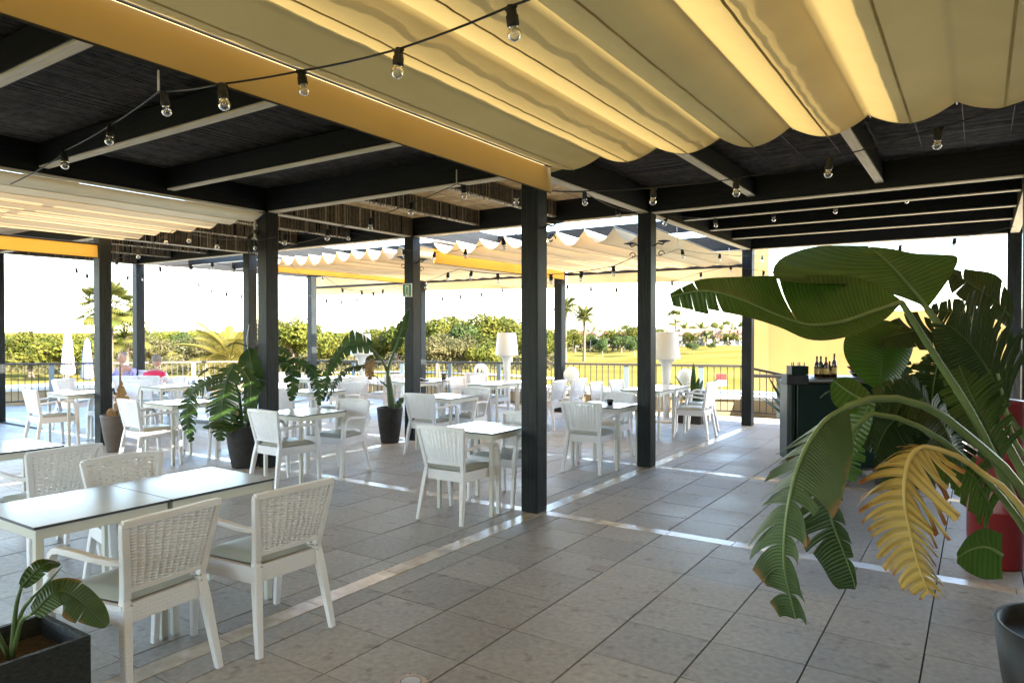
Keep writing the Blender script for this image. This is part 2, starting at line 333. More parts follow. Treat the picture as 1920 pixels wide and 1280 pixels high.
# railing line (posts of the line in picture x and distance)
RL=[(-60,681,15.0),(106,680,16),(260,678,17),(406,676.5,18),(550,674.5,19),(800,677,17.2),(1000,679,15.2),(1390,684,13.6),(1480,703,13.0),(2100,715,11)]
RP=[W(*q) for q in RL]
# floor slab
outer=[(p.x,p.y) for p in RP]
c0=Matrix.Rotation(0,3,'Z')
def off(p,k):  # move outwards from the camera
    v=V(p[0],p[1],0); return v+v.normalized()*k
mb=MB(); top=[(8,-6),(-22,-6),(-22,3)]
ring=[V(8,-6,0),V(8,9,0)]+[off(q,.12) for q in reversed(outer)]+[V(-22,-6,0)]
for p in ring: p.z=0
mb.face([V(p.x,p.y,-.016) for p in ring])
n=len(ring)
for i in range(n):
    a,b=ring[i],ring[(i+1)%n]; mb.face([V(a.x,a.y,-.016),V(a.x,a.y,-2.2),V(b.x,b.y,-2.2),V(b.x,b.y,-.016)])
floor=mb.build('terrace_floor',M['joint'],kind='structure')
def inside(x,y):
    c=False; j=n-1
    for i in range(n):
        xi,yi,xj,yj=ring[i].x,ring[i].y,ring[j].x,ring[j].y
        if (yi>y)!=(yj>y) and x<(xj-xi)*(y-yi)/(yj-yi)+xi: c=not c
        j=i
    return c
TA,TB=.456,.472; A0,B0=2.714,-2.11
SB=[(-3.375,-3.235),(-7.2,-7.06),(-11.0,-10.86)]      # beige strips running away along Y
SA=[(5.335,5.465),(7.93,8.05)]                  # strips running across
def depth(x,y): return -x*math.sin(YAW)+y*math.cos(YAW)
def pxof(x,y,z=0):
    d=depth(x,y); X=x*math.cos(YAW)+y*math.sin(YAW); return 960+FPX*X/max(d,.01), 623+(H-z)*FPX/max(d,.01), d
xs=[]; ys=[]
k=-40
bl=sorted([B0+TB*k for k in range(-42,24)]); al=sorted([A0+TA*k for k in range(-18,36)])
def cuts(lines,strips):
    out=[]
    for i in range(len(lines)-1):
        segs=[(lines[i],lines[i+1])]
        for s0,s1 in strips:
            ns=[]
            for a,b in segs:
                if b<=s0 or a>=s1: ns.append((a,b)); continue
                if a<s0-.03: ns.append((a,s0))
                if b>s1+.03: ns.append((s1,b))
            segs=ns
        out+=segs
    return out
xc=cuts(bl,SB); yc=cuts(al,SA)
cells=[]
for x0,x1 in xc:
    for y0,y1 in yc:
        cx,cy_=(x0+x1)/2,(y0+y1)/2
        if not inside(cx,cy_): continue
        px,py,d=pxof(cx,cy_)
        big=-1
        if d>1.0 and -40<px<1960 and py<1400: big=1/d/d/d
        cells.append((big,x0,y0,x1,y1))
cells.sort(key=lambda c:-c[0])
tcache={}
def tile_mesh(wx,wy,jx,jy):
    key=(round(wx,3),round(wy,3))
    if key not in tcache:
        m=MB(); m.box(-wx/2+jx,-wy/2+jy,-.02,wx/2-jx,wy/2-jy,0,bev=.0018); tcache[key]=m.mesh('tile',M['tile'])
    return tcache[key]
JX,JY=.0042,.0022
far=MB()
for i,(big,x0,y0,x1,y1) in enumerate(cells):
    if i<255 and big>0:
        o=mk('tile',tile_mesh(x1-x0,y1-y0,JX,JY),floor,loc=((x0+x1)/2,(y0+y1)/2,rnd.uniform(-.0012,.0008)))
        o.rotation_euler=(rnd.uniform(-.0025,.0025),rnd.uniform(-.0025,.0025),rnd.uniform(-.002,.002))
    elif big>0 or True:
        z=rnd.uniform(-.001,.001); far.box(x0+JX,y0+JY,-.012,x1-JX,y1-JY,z)
far.build('tile_field',M['tile'],floor,kind='stuff')
# travertine strips cut in lengths
cnt=0
def strip_piece(x0,y0,x1,y1,keep):
    m=MB(); m.box(x0+.002,y0+.002,-.012,x1-.002,y1-.002,.001,bev=.001); m.build('strip_stone',M['strip'],floor)
for s0,s1 in SB:
    y=-1.5
    while y<14:
        L=rnd.uniform(.55,.75)
        if s0<-9: L*=2
        if inside(s0,y+L) and not any(a-.3<y<b and False for a,b in SA): strip_piece(s0,y,s1,y+L,0)
        y+=L
for s0,s1 in SA:
    x=-13
    while x<3:
        L=rnd.uniform(.5,.7)*(1.6 if x<-8 else 1)
        for (b0,b1) in SB:
            if x<b1 and x+L>b0:
                if b0-x>.05: strip_piece(x,s0,b0,s1,0)
                x=b1; L=0
        if L: 
            nb=min([b0 for b0,b1 in SB if b0>=x]+[99]); L=min(L,nb-x)
            if inside(x+L,s0): strip_piece(x,s0,x+L,s1,0)
        x+=L if L else 0

# parapet beyond the railing
mb=MB(); mc=MB()
for i in range(len(RP)-1):
    a,b=[off((q.x,q.y),.22) for q in (RP[i],RP[i+1])]; a2,b2=[off((q.x,q.y),1.6) for q in (RP[i],RP[i+1])]
    for q in (a,b,a2,b2): q.z=0
    z1=.30
    mb.face([V(a.x,a.y,-2.2),V(b.x,b.y,-2.2),V(b.x,b.y,z1),V(a.x,a.y,z1)]); mb.face([V(a2.x,a2.y,-2.2),V(b2.x,b2.y,-2.2),V(b2.x,b2.y,z1),V(a2.x,a2.y,z1)])
    a=off((a.x,a.y),-.03); b=off((b.x,b.y),-.03); a.z=b.z=0
    for za,zb,s in ((z1,z1+.07,0),):
        mc.face([V(a.x,a.y,zb),V(b.x,b.y,zb),V(b2.x,b2.y,zb),V(a2.x,a2.y,zb)]); mc.face([V(a.x,a.y,za),V(a.x,a.y,zb),V(b.x,b.y,zb),V(b.x,b.y,za)]); mc.face([V(a.x,a.y,za),V(b.x,b.y,za),V(b2.x,b2.y,za),V(a2.x,a2.y,za)])
pw=thing('parapet_wall','low cream rendered wall with white coping beyond the railing','wall')
mb.build('wall_body',M['cream'],pw); mc.build('coping',M['coping'],pw)

# railing
rt=thing('railing','thin dark metal railing with upright bars round the terrace edge','railing')
acc=[]; 
for i in range(len(RP)-1):
    a,b=RP[i],RP[i+1]; 
    za,zb=a.z,b.z
    m=MB(); dv=(b-a); dh=V(dv.x,dv.y,0).normalized(); nn=V(-dh.y,dh.x,0)*.03
    for z0,z1,k,mt,nm in ((-.045,0,1,'rail','top_rail'),):
        P=[[a+nn*k+V(0,0,z1),a-nn*k+V(0,0,z1),a-nn*k+V(0,0,z0),a+nn*k+V(0,0,z0)],[b+nn*k+V(0,0,z1),b-nn*k+V(0,0,z1),b-nn*k+V(0,0,z0),b+nn*k+V(0,0,z0)]]
        m.grid(P,closed=True,smooth=False)
    m.build('top_rail',M['rail'],rt)
    m=MB(); P=[[V(q.x,q.y,0)+nn*s*.5+V(0,0,z) for s,z in ((1,.10),(-1,.10),(-1,.07),(1,.07))] for q in (a,b)]; m.grid(P,closed=True,smooth=False); m.build('bottom_rail',M['rail'],rt)
bal=MB(); bal.box(-.007,-.007,.08,.007,.007,.93); balm=bal.mesh('baluster',M['bar_paint'])
pst=MB(); pst.box(-.05,-.02,0,.05,.02,.94); pstm=pst.mesh('rail_post',M['railpost'])
s=0; tot=0; count=0
for i in range(len(RP)-1):
    a=V(RP[i].x,RP[i].y,0); b=V(RP[i+1].x,RP[i+1].y,0); L=(b-a).length; ang=math.atan2((b-a).y,(b-a).x); t=s
    while t<L:
        p=a+(b-a)*(t/L); zt=RP[i].z+(RP[i+1].z-RP[i].z)*t/L-.04
        if count%12==0: o=mk('rail_post',pstm,rt,loc=(p.x,p.y,0),rz=ang)
        else: o=mk('baluster',balm,rt,loc=(p.x,p.y,0),rz=ang)
        o.scale.z=zt/.93; count+=1; t+=.125
    s=t-L

# ------------------------------------------------------------------ pergola
pg=thing('pergola','black stained timber pergola with reed matting over the terrace','pergola')
def post(x,y,zt=3.06,s=.172,lab=None):
    m=MB(); m.box(x-s/2,y-s/2,0,x+s/2,y+s/2,zt,bev=.006); o=m.build('post',M['wood'],pg); return o
P3y=12.45
pl=W(193,600,10.15); p7=W(260,600,14.9); p58=W(585,600,18.2); p79=W(789,600,16.4)
POSTS=[(-3.36,5.4),(-3.36,7.98),(-3.36,12.45),(-7.13,5.4),(-7.13,7.98),(-7.13,12.45),(pl.x,pl.y),(-11.05,7.98),(p79.x,p79.y),(p7.x,p7.y),(p58.x,p58.y),(.41,7.98),(.41,12.45),(-14.8,5.4),(.41,.9),(-3.36,.9-2.0),(-7.13,-1.1)]
for x,y in POSTS: post(x,y)
ZB=3.05
def beam(x0,y0,x1,y1,z0=3.06,z1=3.33,wd=.115,ax='A',under=True,name='beam'):
    m=MB(); 
    if ax=='A': m.box(x0-wd/2,y0,z0,x0+wd/2,y1,z1,bev=.004); mm=M['beamA']
    else: m.box(x0,y0-wd/2,z0,x1,y0+wd/2,z1,bev=.004); mm=M['beamB']
    o=m.build(name,mm,pg)
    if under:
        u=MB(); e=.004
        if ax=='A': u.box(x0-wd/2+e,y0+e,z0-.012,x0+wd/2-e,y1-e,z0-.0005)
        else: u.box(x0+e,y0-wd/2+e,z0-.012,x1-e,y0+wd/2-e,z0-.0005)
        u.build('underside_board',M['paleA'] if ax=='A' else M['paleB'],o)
    return o
h=.0575
# main beams along Y (A) on the post rows, main beams across (B) butted between
for x,y0,y1 in ((-3.36,-7,12.51),(-7.13,-7,12.51),(-11.0,-7,12.51),(-14.8,3,12.51),(.41,-7,12.51)): beam(x,y0,x,y1)
cols=[-14.8,-11.0,-7.13,-3.36,.41,4.2]
for y in (5.4,7.98,12.45):
    for i in range(5):
        if y==5.4 and i>=3: continue
        beam(cols[i]+h+.002,y,cols[i+1]-h-.002,y,ax='B')
def joistsA(c0,c1,ya,yb,z0=3.13,z1=3.315,wd=.085,n=3,under=True):
    for k in range(1,n):
        x=c0+(c1-c0)*k/n; beam(x,ya,x,yb,z0,z1,wd,'A',under,'joist')
def joistsB(c0,c1,ylist,z0=3.12,z1=3.315,wd=.09,under=True):
    for y in ylist: beam(c0+h+.002,y,c1-h-.002,y,z0,z1,wd,'B',under,'joist')
joistsB(-7.13,-3.36,(4.15,2.95,1.8,.65,-.5,-1.7,-2.9,-4.1,-5.3))
joistsB(-11,-7.13,(1.0,2.2,3.4))
for c in ((-3.36,.41),(.41,4.2)):
    joistsB(c[0],c[1],(9.1,10.2,11.32))
    joistsA(c[0],c[1],-7,7.92)
joistsA(-7.13,-3.36,5.46,7.92); joistsA(-11,-7.13,5.46,7.92); joistsA(-14.8,-11,5.46,7.92,n=3)
joistsB(-14.8,-11,(9.1,10.2,11.3)); joistsB(-14.8,-11,(1.8,3.0,4.2))
joistsB(-7.13,-3.36,(10.2,),under=False); joistsB(-11,-7.13,(10.2,),under=False)
def reeds(x0,y0,x1,y1,ax,mt,z=3.325,pitch=.021,w_=.0175,name='reed_mat'):
    m=MB(); a=(x0 if ax=='A' else y0); b=(x1 if ax=='A' else y1)
    while a<b:
        j=rnd.uniform(-.002,.002); zz=z+rnd.uniform(0,.005); r=w_/2*rnd.uniform(.75,1.05)
        if ax=='A': q=[(a-r,zz+.004),(a,zz),(a+r,zz+.004),(a,zz+.010)]; P=[[V(c+j,yy,d) for c,d in q] for yy in (y0,y1)]
        else: q=[(a-r,zz+.004),(a,zz),(a+r,zz+.004),(a,zz+.010)]; P=[[V(xx,c+j,d) for c,d in q] for xx in (x0,x1)]
        m.grid(P,closed=True,smooth=False); a+=pitch
    m.build(name,mt,pg,kind='stuff')
    # stitching threads across the mat
    t=MB(); a=(y0 if ax=='A' else x0)+.2; b=(y1 if ax=='A' else x1)
    while a<b:
        if ax=='A': t.box(x0,a-.003,z-.003,x1,a+.003,z-.001)
        else: t.box(a-.003,y0,z-.003,a+.003,y1,z-.001)
        a+=.33
    t.build('mat_stitching',M['black'],pg)
def cover(x0,y0,x1,y1,mk_='cover'):
    z=3.345+.004*rnd.random(); m=MB(); m.box(x0-.09,y0-.12,z,x1+.09,y1+.12,z+.015); m.build('shade_cover',M[mk_],pg)
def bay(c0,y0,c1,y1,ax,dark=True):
    reeds(c0+h+.01,y0,c1-h-.01,y1,ax,M['reed_dark'] if dark else M['reed']); cover(c0+.04,y0,c1-.04,y1,'cover' if dark else 'glow_cover')
bay(-7.13,-7,-3.36,5.34,'A')
bay(-3.36,5.0,.41,7.92,'B'); bay(.41,5.0,4.2,7.92,'B')
bay(-3.36,8.04,.41,12.39,'A'); bay(.41,8.04,4.2,12.39,'A')
bay(-7.13,5.46,-3.36,7.92,'B',False); bay(-11,5.46,-7.13,7.92,'B',False); bay(-14.8,5.46,-11,7.92,'B',False)
bay(-14.8,3,-11,5.34,'A',False)
# hanging reed skirts beside the joists
def skirt(x,y0,y1,z0,z1,pitch=.026):
    m=MB(); y=y0
    while y<y1:
        r=.0085*rnd.uniform(.6,1.15); xx=x+rnd.uniform(-.003,.003); zb=z0+rnd.uniform(-.01,.012)
        if rnd.random()>.07:
            P=[[V(xx-.004,y,z),V(xx,y-r,z),V(xx+.004,y,z),V(xx,y+r,z)] for z in (zb,z1)]; m.grid(P,1 if rnd.random()<.16 else 0,closed=True,smooth=False)
        y+=pitch
    m.build('reed_skirt',[M['reed_skirt'],M['reed_slit']],pg,kind='stuff')
for c0,c1 in ((-7.13,-3.36),(-11,-7.13),(-14.8,-11)):
    for k in range(1,3): skirt(c0+(c1-c0)*k/3+.055,5.47,7.91,3.10,3.32)
    skirt(c0+.075,5.47,7.91,3.06,3.32)
for y in (3.0,4.2):
    pass

# ------------------------------------------------------------------ awnings
def awning(name_label,x0,x1,y0,y1,z,pitch,sag,matk,endjit=0,seams=True,ridge0=None,group='folding canvas awnings',wr=1.0,nv=60,tilt=0,sagf=1.0):
    aw=thing('awning',name_label,'awning',group=group)
    nb=int(round((x1-x0)/pitch)); pitch=(x1-x0)/nb; m=MB(); nu=14
    P=[]; UV=[]
    ph=[rnd.uniform(0,6) for _ in range(nb)]
    for i in range(nv+1):
        v=i/nv; y=y0+(y1-y0)*v; row=[]; ur=[]
        for j in range(nb*nu+1):
            b=min(j//nu,nb-1); f=(j-b*nu)/nu; x=x0+pitch*(b+f)
            s=1-abs(2*f-1)**1.75
            flat=sag*(1+.15*math.sin(ph[b]))*s*(1+(sagf-1)*v)
            e=(1-v); lift=0
            z_=z-flat+tilt*(1-v)
            q=noise.noise(V(x*2.0,y*1.2,ph[b]))*.004+noise.noise(V(x*3+ph[b],y*9,2))*.005*wr+noise.noise(V(x*9,y*22,4))*.0022*wr
            # diagonal tension wrinkles off the ridges
            wv=math.sin((y*14+f*5+ph[b])+3*noise.noise(V(x*1.5,y*1.5,1)))*max(0,noise.noise(V(x*.9,y*.8,ph[b]*.3))+.15)*.012*wr*(abs(f-.5)*.7)
            row.append(V(x,y+(endjit*s if i==nv else 0),z_+(q+wv)*min(1,s*1.5))); ur.append((x,y))
        P.append(row); UV.append(ur)
    m.grid(P,uv=UV); m.build('canvas',M[matk],aw)
    if seams:
        for b in range(nb):
            sm=MB(); Q=[]
            for i in range(nv+1):
                c=P[i][b*nu+nu//2]; Q.append([c+V(-.007,0,-.0015),c+V(0,0,-.006),c+V(.007,0,-.0015)])
            sm.grid(Q); sm.build('batten_seam',M['seam'],aw)
    for b in range(nb+1):   # support wires at the ridges
        w_=MB(); w_.tube([(x0+pitch*b,y0,z+.012+tilt),(x0+pitch*b,y1+.1,z+.012)],.004,5); w_.build('support_wire',M['steel'],aw)
    return aw
def valance(aw,x,y0,y1,z0,z1,matk,bow=.0):
    m=MB(); P=[]
    for i in range(31):
        t=i/30; y=y0+(y1-y0)*t
        P.append([V(x+.012*math.sin(t*7+k)*k,y,z1+(z0-z1)*k) for k in (0,.33,.66,1)])
    m.grid(P); o=m.build('valance',M[matk],aw)
    r=MB(); r.tube([(x,y0,z1+.01),(x,y1,z1+.01)],.014,6); r.build('awning_bar',M['black'],aw)
    r=MB(); r.tube([(x,y0,z0),(x,y1,z0)],.006,6); r.build('hem_rod',M['metal_dark'],aw)
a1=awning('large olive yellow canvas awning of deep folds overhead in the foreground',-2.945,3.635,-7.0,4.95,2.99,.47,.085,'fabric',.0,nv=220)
m=MB(); m.grid([[V(x,y,3.035-.02*math.sin(PI*(x+3.31)/.34)) for x in (-3.31,-3.2,-3.1,-2.97)] for y in [-7+12.3*k/20 for k in range(21)]]); m.build('sun_stop_flap',M['fabric'],a1)  # flap added to keep stray sun out of the gap beside the beam
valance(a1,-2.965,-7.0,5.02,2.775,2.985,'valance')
a2=awning('folded canvas awning with orange sun-glow valance at the far left',-10.5,-7.10,-7,5.31,3.03,.41,.09,'fabric_cream',nv=50)
valance(a2,-10.52,-7,5.15,2.69,2.87,'valance_glow')
a3=awning('scalloped cream awning with orange sun-glow valance beyond the central post',-6.93,-3.5,8.25,12.5,2.84,.42,.17,'fabric_cream',nv=50,tilt=.13,sagf=.2)
valance(a3,-6.95,8.25,12.3,2.68,2.90,'valance_glow')
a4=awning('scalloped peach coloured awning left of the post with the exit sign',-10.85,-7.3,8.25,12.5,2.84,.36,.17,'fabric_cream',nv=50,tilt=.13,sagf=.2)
valance(a4,-10.87,8.25,12.3,2.74,2.90,'valance_glow')
# drop blind along the outer edge
db=thing('drop_awning','cream canvas drop blind hanging from a dark pole along the outer edge','awning')
for x0,x1 in ((-7.05,-3.45),(-10.9,-7.2),(-14.7,-11.1)):
    m=MB(); P=[]
    for i in range(25):
        t=i/24; x=x0+(x1-x0)*t; P.append([V(x,12.62+.02*math.sin(t*9)*k,3.3+(2.57+.03*math.cos(t*3)-3.3)*k) for k in (0,.25,.5,.75,1)])
    m.grid(P); m.build('blind_canvas',M['fabric_cream'],db)
    m=MB(); m.tube([(x0,12.56,2.80),(x1,12.56,2.80)],.03,8); m.build('roller_pole',M['metal_dark'],db)
# side wall of ochre canvas / painted panel at the right
yw=thing('ochre_screen_wall','tall ochre yellow screen wall behind the bar','wall')
pA=W(1413,700,13.9); pB=W(1441,700,13.8); pC=W(2150,700,11.4)
def wallseg(a,b,z0,z1,name,mt,th=.12):
    m=MB(); d=V((b-a).x,(b-a).y,0).normalized(); nn=V(-d.y,d.x,0)*th; a=V(a.x,a.y,0); b=V(b.x,b.y,0)
    q=[a,b,b+nn,a+nn]; m.face([V(p.x,p.y,z1) for p in q]); m.face([V(p.x,p.y,z0) for p in reversed(q)])
    for i in range(4): p,r=q[i],q[(i+1)%4]; m.face([V(p.x,p.y,z0),V(r.x,r.y,z0),V(r.x,r.y,z1),V(p.x,p.y,z1)])
    return m.build(name,mt,yw)
wallseg(pA,pB,.50,3.3,'tall_panel',M['yellow']); wallseg(pB,pC,.50,2.02,'low_panel',M['yellow'],.1)
qa=W(1405,704,13.3); qc=W(2150,704,10.9); m=MB(); m.tube([(qa.x,qa.y,.80),(qc.x,qc.y,.80)],.035,6); m.build('dark_bar',M['metal_dark'],yw)
# unseen building added along the right side to keep direct sun off the terrace
rb=thing('unseen_shade_building','unseen cream building added at the right side to shade the terrace','building')
m=MB(); m.box(4.3,-9,0,9,9.5,3.42); m.build('wall',M['white_wall'],rb)
for k in range(6):
    f_=MB(); f_.box(4.27,-7.5+2.7*k,.05,4.298,-5.6+2.7*k,2.4); w_=f_.build('window',M['rail'],rb); g_=MB(); g_.box(4.255,-7.42+2.7*k,.12,4.268,-5.68+2.7*k,2.33); g_.build('pane',M['window'],w_)
# ================================================================== FURNITURE
def make_chair():
    t=thing('armchair','','chair',group='white woven armchairs round the tables')
    # local +y is where the sitter faces; origin on the floor under the seat centre
    def hw(z): 
        k=max(0,min(1,(z-.42)/.395)); return .187+.055*k**1.15
    def by(z,x=0):
        k=max(0,(z-.42)/.395); return -.205-.075*k**1.2-.028*(1-(x/.24)**2)*min(1,k*2)
    # woven back panel: real strands with openings
    nc,nr=11,20; m=MB(); P=[]; z0,z1=.505,.792
    for i in range(nr*4+1):
        row=[]; z=z0+(z1-z0)*i/(nr*4); ws=hw(z)-.016
        for j in range(nc*4+1):
            x=-ws+2*ws*j/(nc*4); rr_=i/4; c=j/4; fc=c%1
            b_=math.sin(PI*fc)**.5 if fc>0 else 0; ph=math.sin(2*PI*(rr_+.5*(int(c)%2)))
            row.append(V(x,by(z,x)-.015*b_*(.6+.4*ph)+.002,z+.0016*ph*(1-b_)))
        P.append(row)
    m.grid(P,skip=lambda i,j:(i%4==1 and j%4==0 and (i//4+(j//4))%2==0 and 0<j<nc*4-1))
    m.grid([[p+V(0,.004 if False else .0,0) for p in (row[0],row[0])] for row in P[:2]])
    mb2=m; mb2.build('backrest',M['weave'],t)
    # back frame
    m=MB(); pts=[]
    for s in (-1,1):
        col=[]
        for z in (.455,.48,.55,.65,.75,.79,.81):
            col.append(V(s*hw(z),by(z,hw(z)),z))
        m.tube(col,[.0185,.0185,.018,.0175,.017,.016,.013],sec=SQ,up=V(0,1,0),smooth=False)
    top=[V(x,by(.805,x),.803+.008*(1-(x/.24)**2)) for x in [-.243+.486*k/10 for k in range(11)]]
    m.tube(top,.0165,sec=SQ,up=V(0,0,1),smooth=False)
    low=[V(x,by(.50,x),.497) for x in [-.195+.39*k/8 for k in range(9)]]
    m.tube(low,.0115,sec=SQ,up=V(0,0,1),smooth=False)
    m.build('back_frame',M['frame'],t)
    # seat and apron
    m=MB(); P=[]
    sw=lambda y:.205+.035*((y+.22)/.45)
    m.face([V(-.19,-.215,.425),V(.19,-.215,.425),V(.245,.225,.435),V(-.245,.225,.435)])
    m.face([V(-.245,.225,.40),V(.245,.225,.40),V(.19,-.215,.39),V(-.19,-.215,.39)]); m.build('seat',M['frame'],t)
    m=MB()
    def slab(a,b,z0,z1,th):
        d=(b-a).normalized(); nn=V(-d.y,d.x,0)*th
        q=[a-nn,b-nn,b+nn,a+nn]
        for z,rv in ((z1,0),(z0,1)): 
            f=[V(p.x,p.y,z) for p in q]; m.face(list(reversed(f)) if rv else f)
        for i in range(4): p,r=q[i],q[(i+1)%4]; m.face([V(p.x,p.y,z0),V(r.x,r.y,z0),V(r.x,r.y,z1),V(p.x,p.y,z1)])
    zA,zB=.352,.437
    slab(V(-.195,-.215,0),V(.195,-.215,0),zA,zB,.012); slab(V(-.25,.225,0),V(.25,.225,0),zA+.01,zB,.012)
    for s in (-1,1): slab(V(s*.204,-.22,0),V(s*.255,.225,0),zA,zB-.002,.0125)
    m.build('seat_frame',M['frame'],t)
    # cushion
    m=MB(); P=[]; N=12
    for i in range(N+1):
        row=[]
        for j in range(N+1):
            u=j/N*2-1; v=i/N*2-1; e=(1-abs(u)**5)*(1-abs(v)**5)
            x=u*(.185+.05*(v+1)/2); y=-.195+(v+1)/2*.405
            row.append(V(x*(1-.02*abs(v)**6),y,.440+.038*max(0,e)**.4))
        P.append(row)
    m.grid(P); P=[[V(p.x,p.y,.436) for p in row] for row in P[::N]]; m.grid(P)
    m.build('cushion',M['cushion'],t)
    m=MB()
    for s in (-1,1): m.tube([(s*.16,-.19,.452),(s*.178,-.235,.456),(s*.19,-.20,.45),(s*.175,-.24,.43)],.004,5)
    m.build('cushion_tie',M['cushion'],t)
    # legs and arms
    for s in (-1,1):
        m=MB(); m.tube([(s*.189,-.208,.46),(s*.193,-.215,.42),(s*.203,-.232,.33),(s*.222,-.268,.12),(s*.232,-.29,0)],[.0192,.021,.0215,.018,.0155],sec=SQ,up=V(0,1,0),smooth=False); m.build('leg',M['frame'],t)
    for s in (-1,1):
        m=MB(); m.tube([(s*.262,.235,0),(s*.268,.225,.2),(s*.272,.212,.44),(s*.276,.195,.56),(s*.278,.182,.60)],[.0155,.0185,.022,.0205,.019],sec=SQ,up=V(0,1,0),smooth=False); m.build('leg',M['frame'],t)
    for s in (-1,1):
        a=by(.62,.21); m=MB(); m.tube([(s*.212,a,.628),(s*.235,a+.05,.628),(s*.262,a+.14,.640),(s*.275,a+.25,.650),(s*.280,.10,.653),(s*.280,.145,.645),(s*.279,.172,.625),(s*.278,.183,.598)],[.015,.017,.019,.020,.020,.020,.0195,.019],sec=RSEC,up=V(1,0,0),smooth=False); m.build('armrest',M['frame'],t)
    return t
CH0=make_chair(); used=[False]
FA={'+a':0,'-b':PI/2,'+b':-PI/2,'-a':PI}
def chair(bx,by_,face,label,jit=0):
    """bx,by_ = where the middle of the chair back stands"""
    rz=FA[face]+R(jit); o=Matrix.Rotation(rz,3,'Z')@V(0,.27,0); loc=(bx+o.x,by_+o.y,0)
    if not used[0]: used[0]=True; CH0.location=loc; CH0.rotation_euler=(0,0,rz); CH0['label']=label; return CH0
    return dup(CH0,loc,rz,label)
def make_table():
    t=thing('cafe_table','','table',group='square white cafe tables')
    s=.325; m=MB()
    m.box(-s,-s,.7225,s,s,.735,mi=0); n=len(m.f)
    m2=MB(); m2.box(-s+.0015,-s+.0015,.7300,s-.0015,s-.0015,.7362)
    m.build('tabletop_edge_band',M['tabletop_edge'],t)
    m2.build('tabletop',M['tabletop'],t)
    a=s-.012
    m=MB()
    for q in ((-a+.03,-a,a-.03,-a+.02),(-a+.03,a-.02,a-.03,a),(-a,-a+.03,-a+.02,a-.03),(a-.02,-a+.03,a,a-.03)): m.box(q[0],q[1],.672,q[2],q[3],.7215)
    m.build('apron',M['table_metal'],t)
    for sx in (-1,1):
        for sy in (-1,1):
            m=MB(); m.box(sx*(a-.0175)-.0175,sy*(a-.0175)-.0175,.012,sx*(a-.0175)+.0175,sy*(a-.0175)+.0175,.7218,bev=.002); o=m.build('leg',M['table_metal'],t)
            m=MB(); m.box(sx*(a-.0175)-.0165,sy*(a-.0175)-.0165,0,sx*(a-.0175)+.0165,sy*(a-.0175)+.0165,.0125); m.build('foot_cap',M['steel'],o)
    return t
TB0=make_table(); ut=[False]
def table(x0,y0,label,rz=0):
    loc=(x0+.325,y0+.325,0)
    if not ut[0]: ut[0]=True; TB0.location=loc; TB0['label']=label; return TB0
    return dup(TB0,loc,R(rz),label)
table(-4.21,2.087,'nearest white table, right one of the joined pair at lower left')
table(-4.21,1.432,'white table joined to the left side of the nearest table',.0)
chair(-3.05,1.79,'-b','nearest woven armchair beside the black planter, back to the camera',6)
chair(-2.985,2.42,'-b','armchair at the right end of the joined pair of tables, back to the camera',-1)
chair(-4.62,2.38,'+b','armchair behind the joined tables, facing the camera side',-4)
chair(-5.30,2.33,'-b','armchair at the left picture edge in front of a half seen table',3)
table(-6.62,1.97,'half seen white table behind the chair at the left picture edge')
# table beside the big potted plant
table(-6.62,4.92,'white table right of the leafy potted plant, with two armchairs')
chair(-6.16,4.60,'+a','armchair in front of the leafy plant pot with cushion ties showing',-2)
chair(-6.22,5.90,'-a','armchair facing us across the table right of the leafy plant',6)
table(-4.175,4.98,'white table just left of the big central post')
chair(-3.82,4.63,'+a','armchair with its back to us just left of the central post',2)
chair(-3.82,5.90,'-a','armchair half hidden behind the central post',-3)
table(-6.50,7.30,'white table behind the chair next to the post with the exit sign')
chair(-6.10,6.96,'+a','armchair standing right of the dark pot by the exit sign post',4)
chair(-6.08,8.15,'-a','armchair on the far side of the table by the exit sign post',5)
cup_table=table(-4.15,7.48,'white table with a black coffee cup between the two front posts')
chair(-3.80,7.14,'+a','armchair in front of the table with the coffee cup, back to us',5)
chair(-4.02,8.55,'-a','armchair behind the coffee cup, half hidden by the second post',-4)
table(-4.63,9.97,'nearer half of the joined pair of tables beside the big white floor lamp')
table(-4.63,10.625,'farther half of the joined pair of tables beside the big white floor lamp')
chair(-3.42,10.62,'-b','armchair in side view right of the big white floor lamp',2)
chair(-3.60,11.24,'-b','second armchair behind the one in side view by the big floor lamp',-3)
chair(-5.12,10.12,'+b','armchair left of the floor lamp tables, nearer of the two',3)
chair(-5.06,10.76,'+b','armchair left of the floor lamp tables, farther of the two',-2)
chair(-5.86,10.22,'-b','side view armchair right of the central post, nearer of two in a row',3)
chair(-5.80,10.80,'-b','side view armchair right of the central post, farther of two in a row',-3)
table(-7.35,9.60,'white table seen left of the central post, nearer half of a joined pair')
table(-7.35,10.255,'white table partly hidden behind the central post, farther half of a joined pair')
chair(-7.80,9.92,'+b','armchair below the bare globe light, nearer of two backs in a row',3)
chair(-7.76,10.52,'+b','armchair below the bare globe light, farther of two backs in a row',-4)
table(-8.80,9.3,'long white table with tray and dark glass, nearer half')
table(-8.80,9.955,'long white table with tray and dark glass, farther half')
chair(-8.25,11.1,'-a','armchair at the far end of the long table near the railing',10)
table(-10.72-.65,4.75,'white table half hidden behind the leftmost dark post')
chair(-11.05,4.42,'+a','armchair at the far left edge beside the leftmost post, seat towards the rail',-3)
chair(-11.0,5.78,'-a','armchair behind the leftmost dark post',4)
chair(-13.1,5.75,'+b','white armchair by the railing at the far left edge',25)
table(-8.80,4.78,'white table between the brown pot and the leafy plant')
chair(-8.46,4.42,'+a','armchair right of the brown pot holding the dried plant',-3)
chair(-8.50,5.80,'-a','armchair seen through the leaves of the big potted plant',3)
table(-8.75,6.90,'white table behind the leafy plant, between the left posts and the exit sign post')
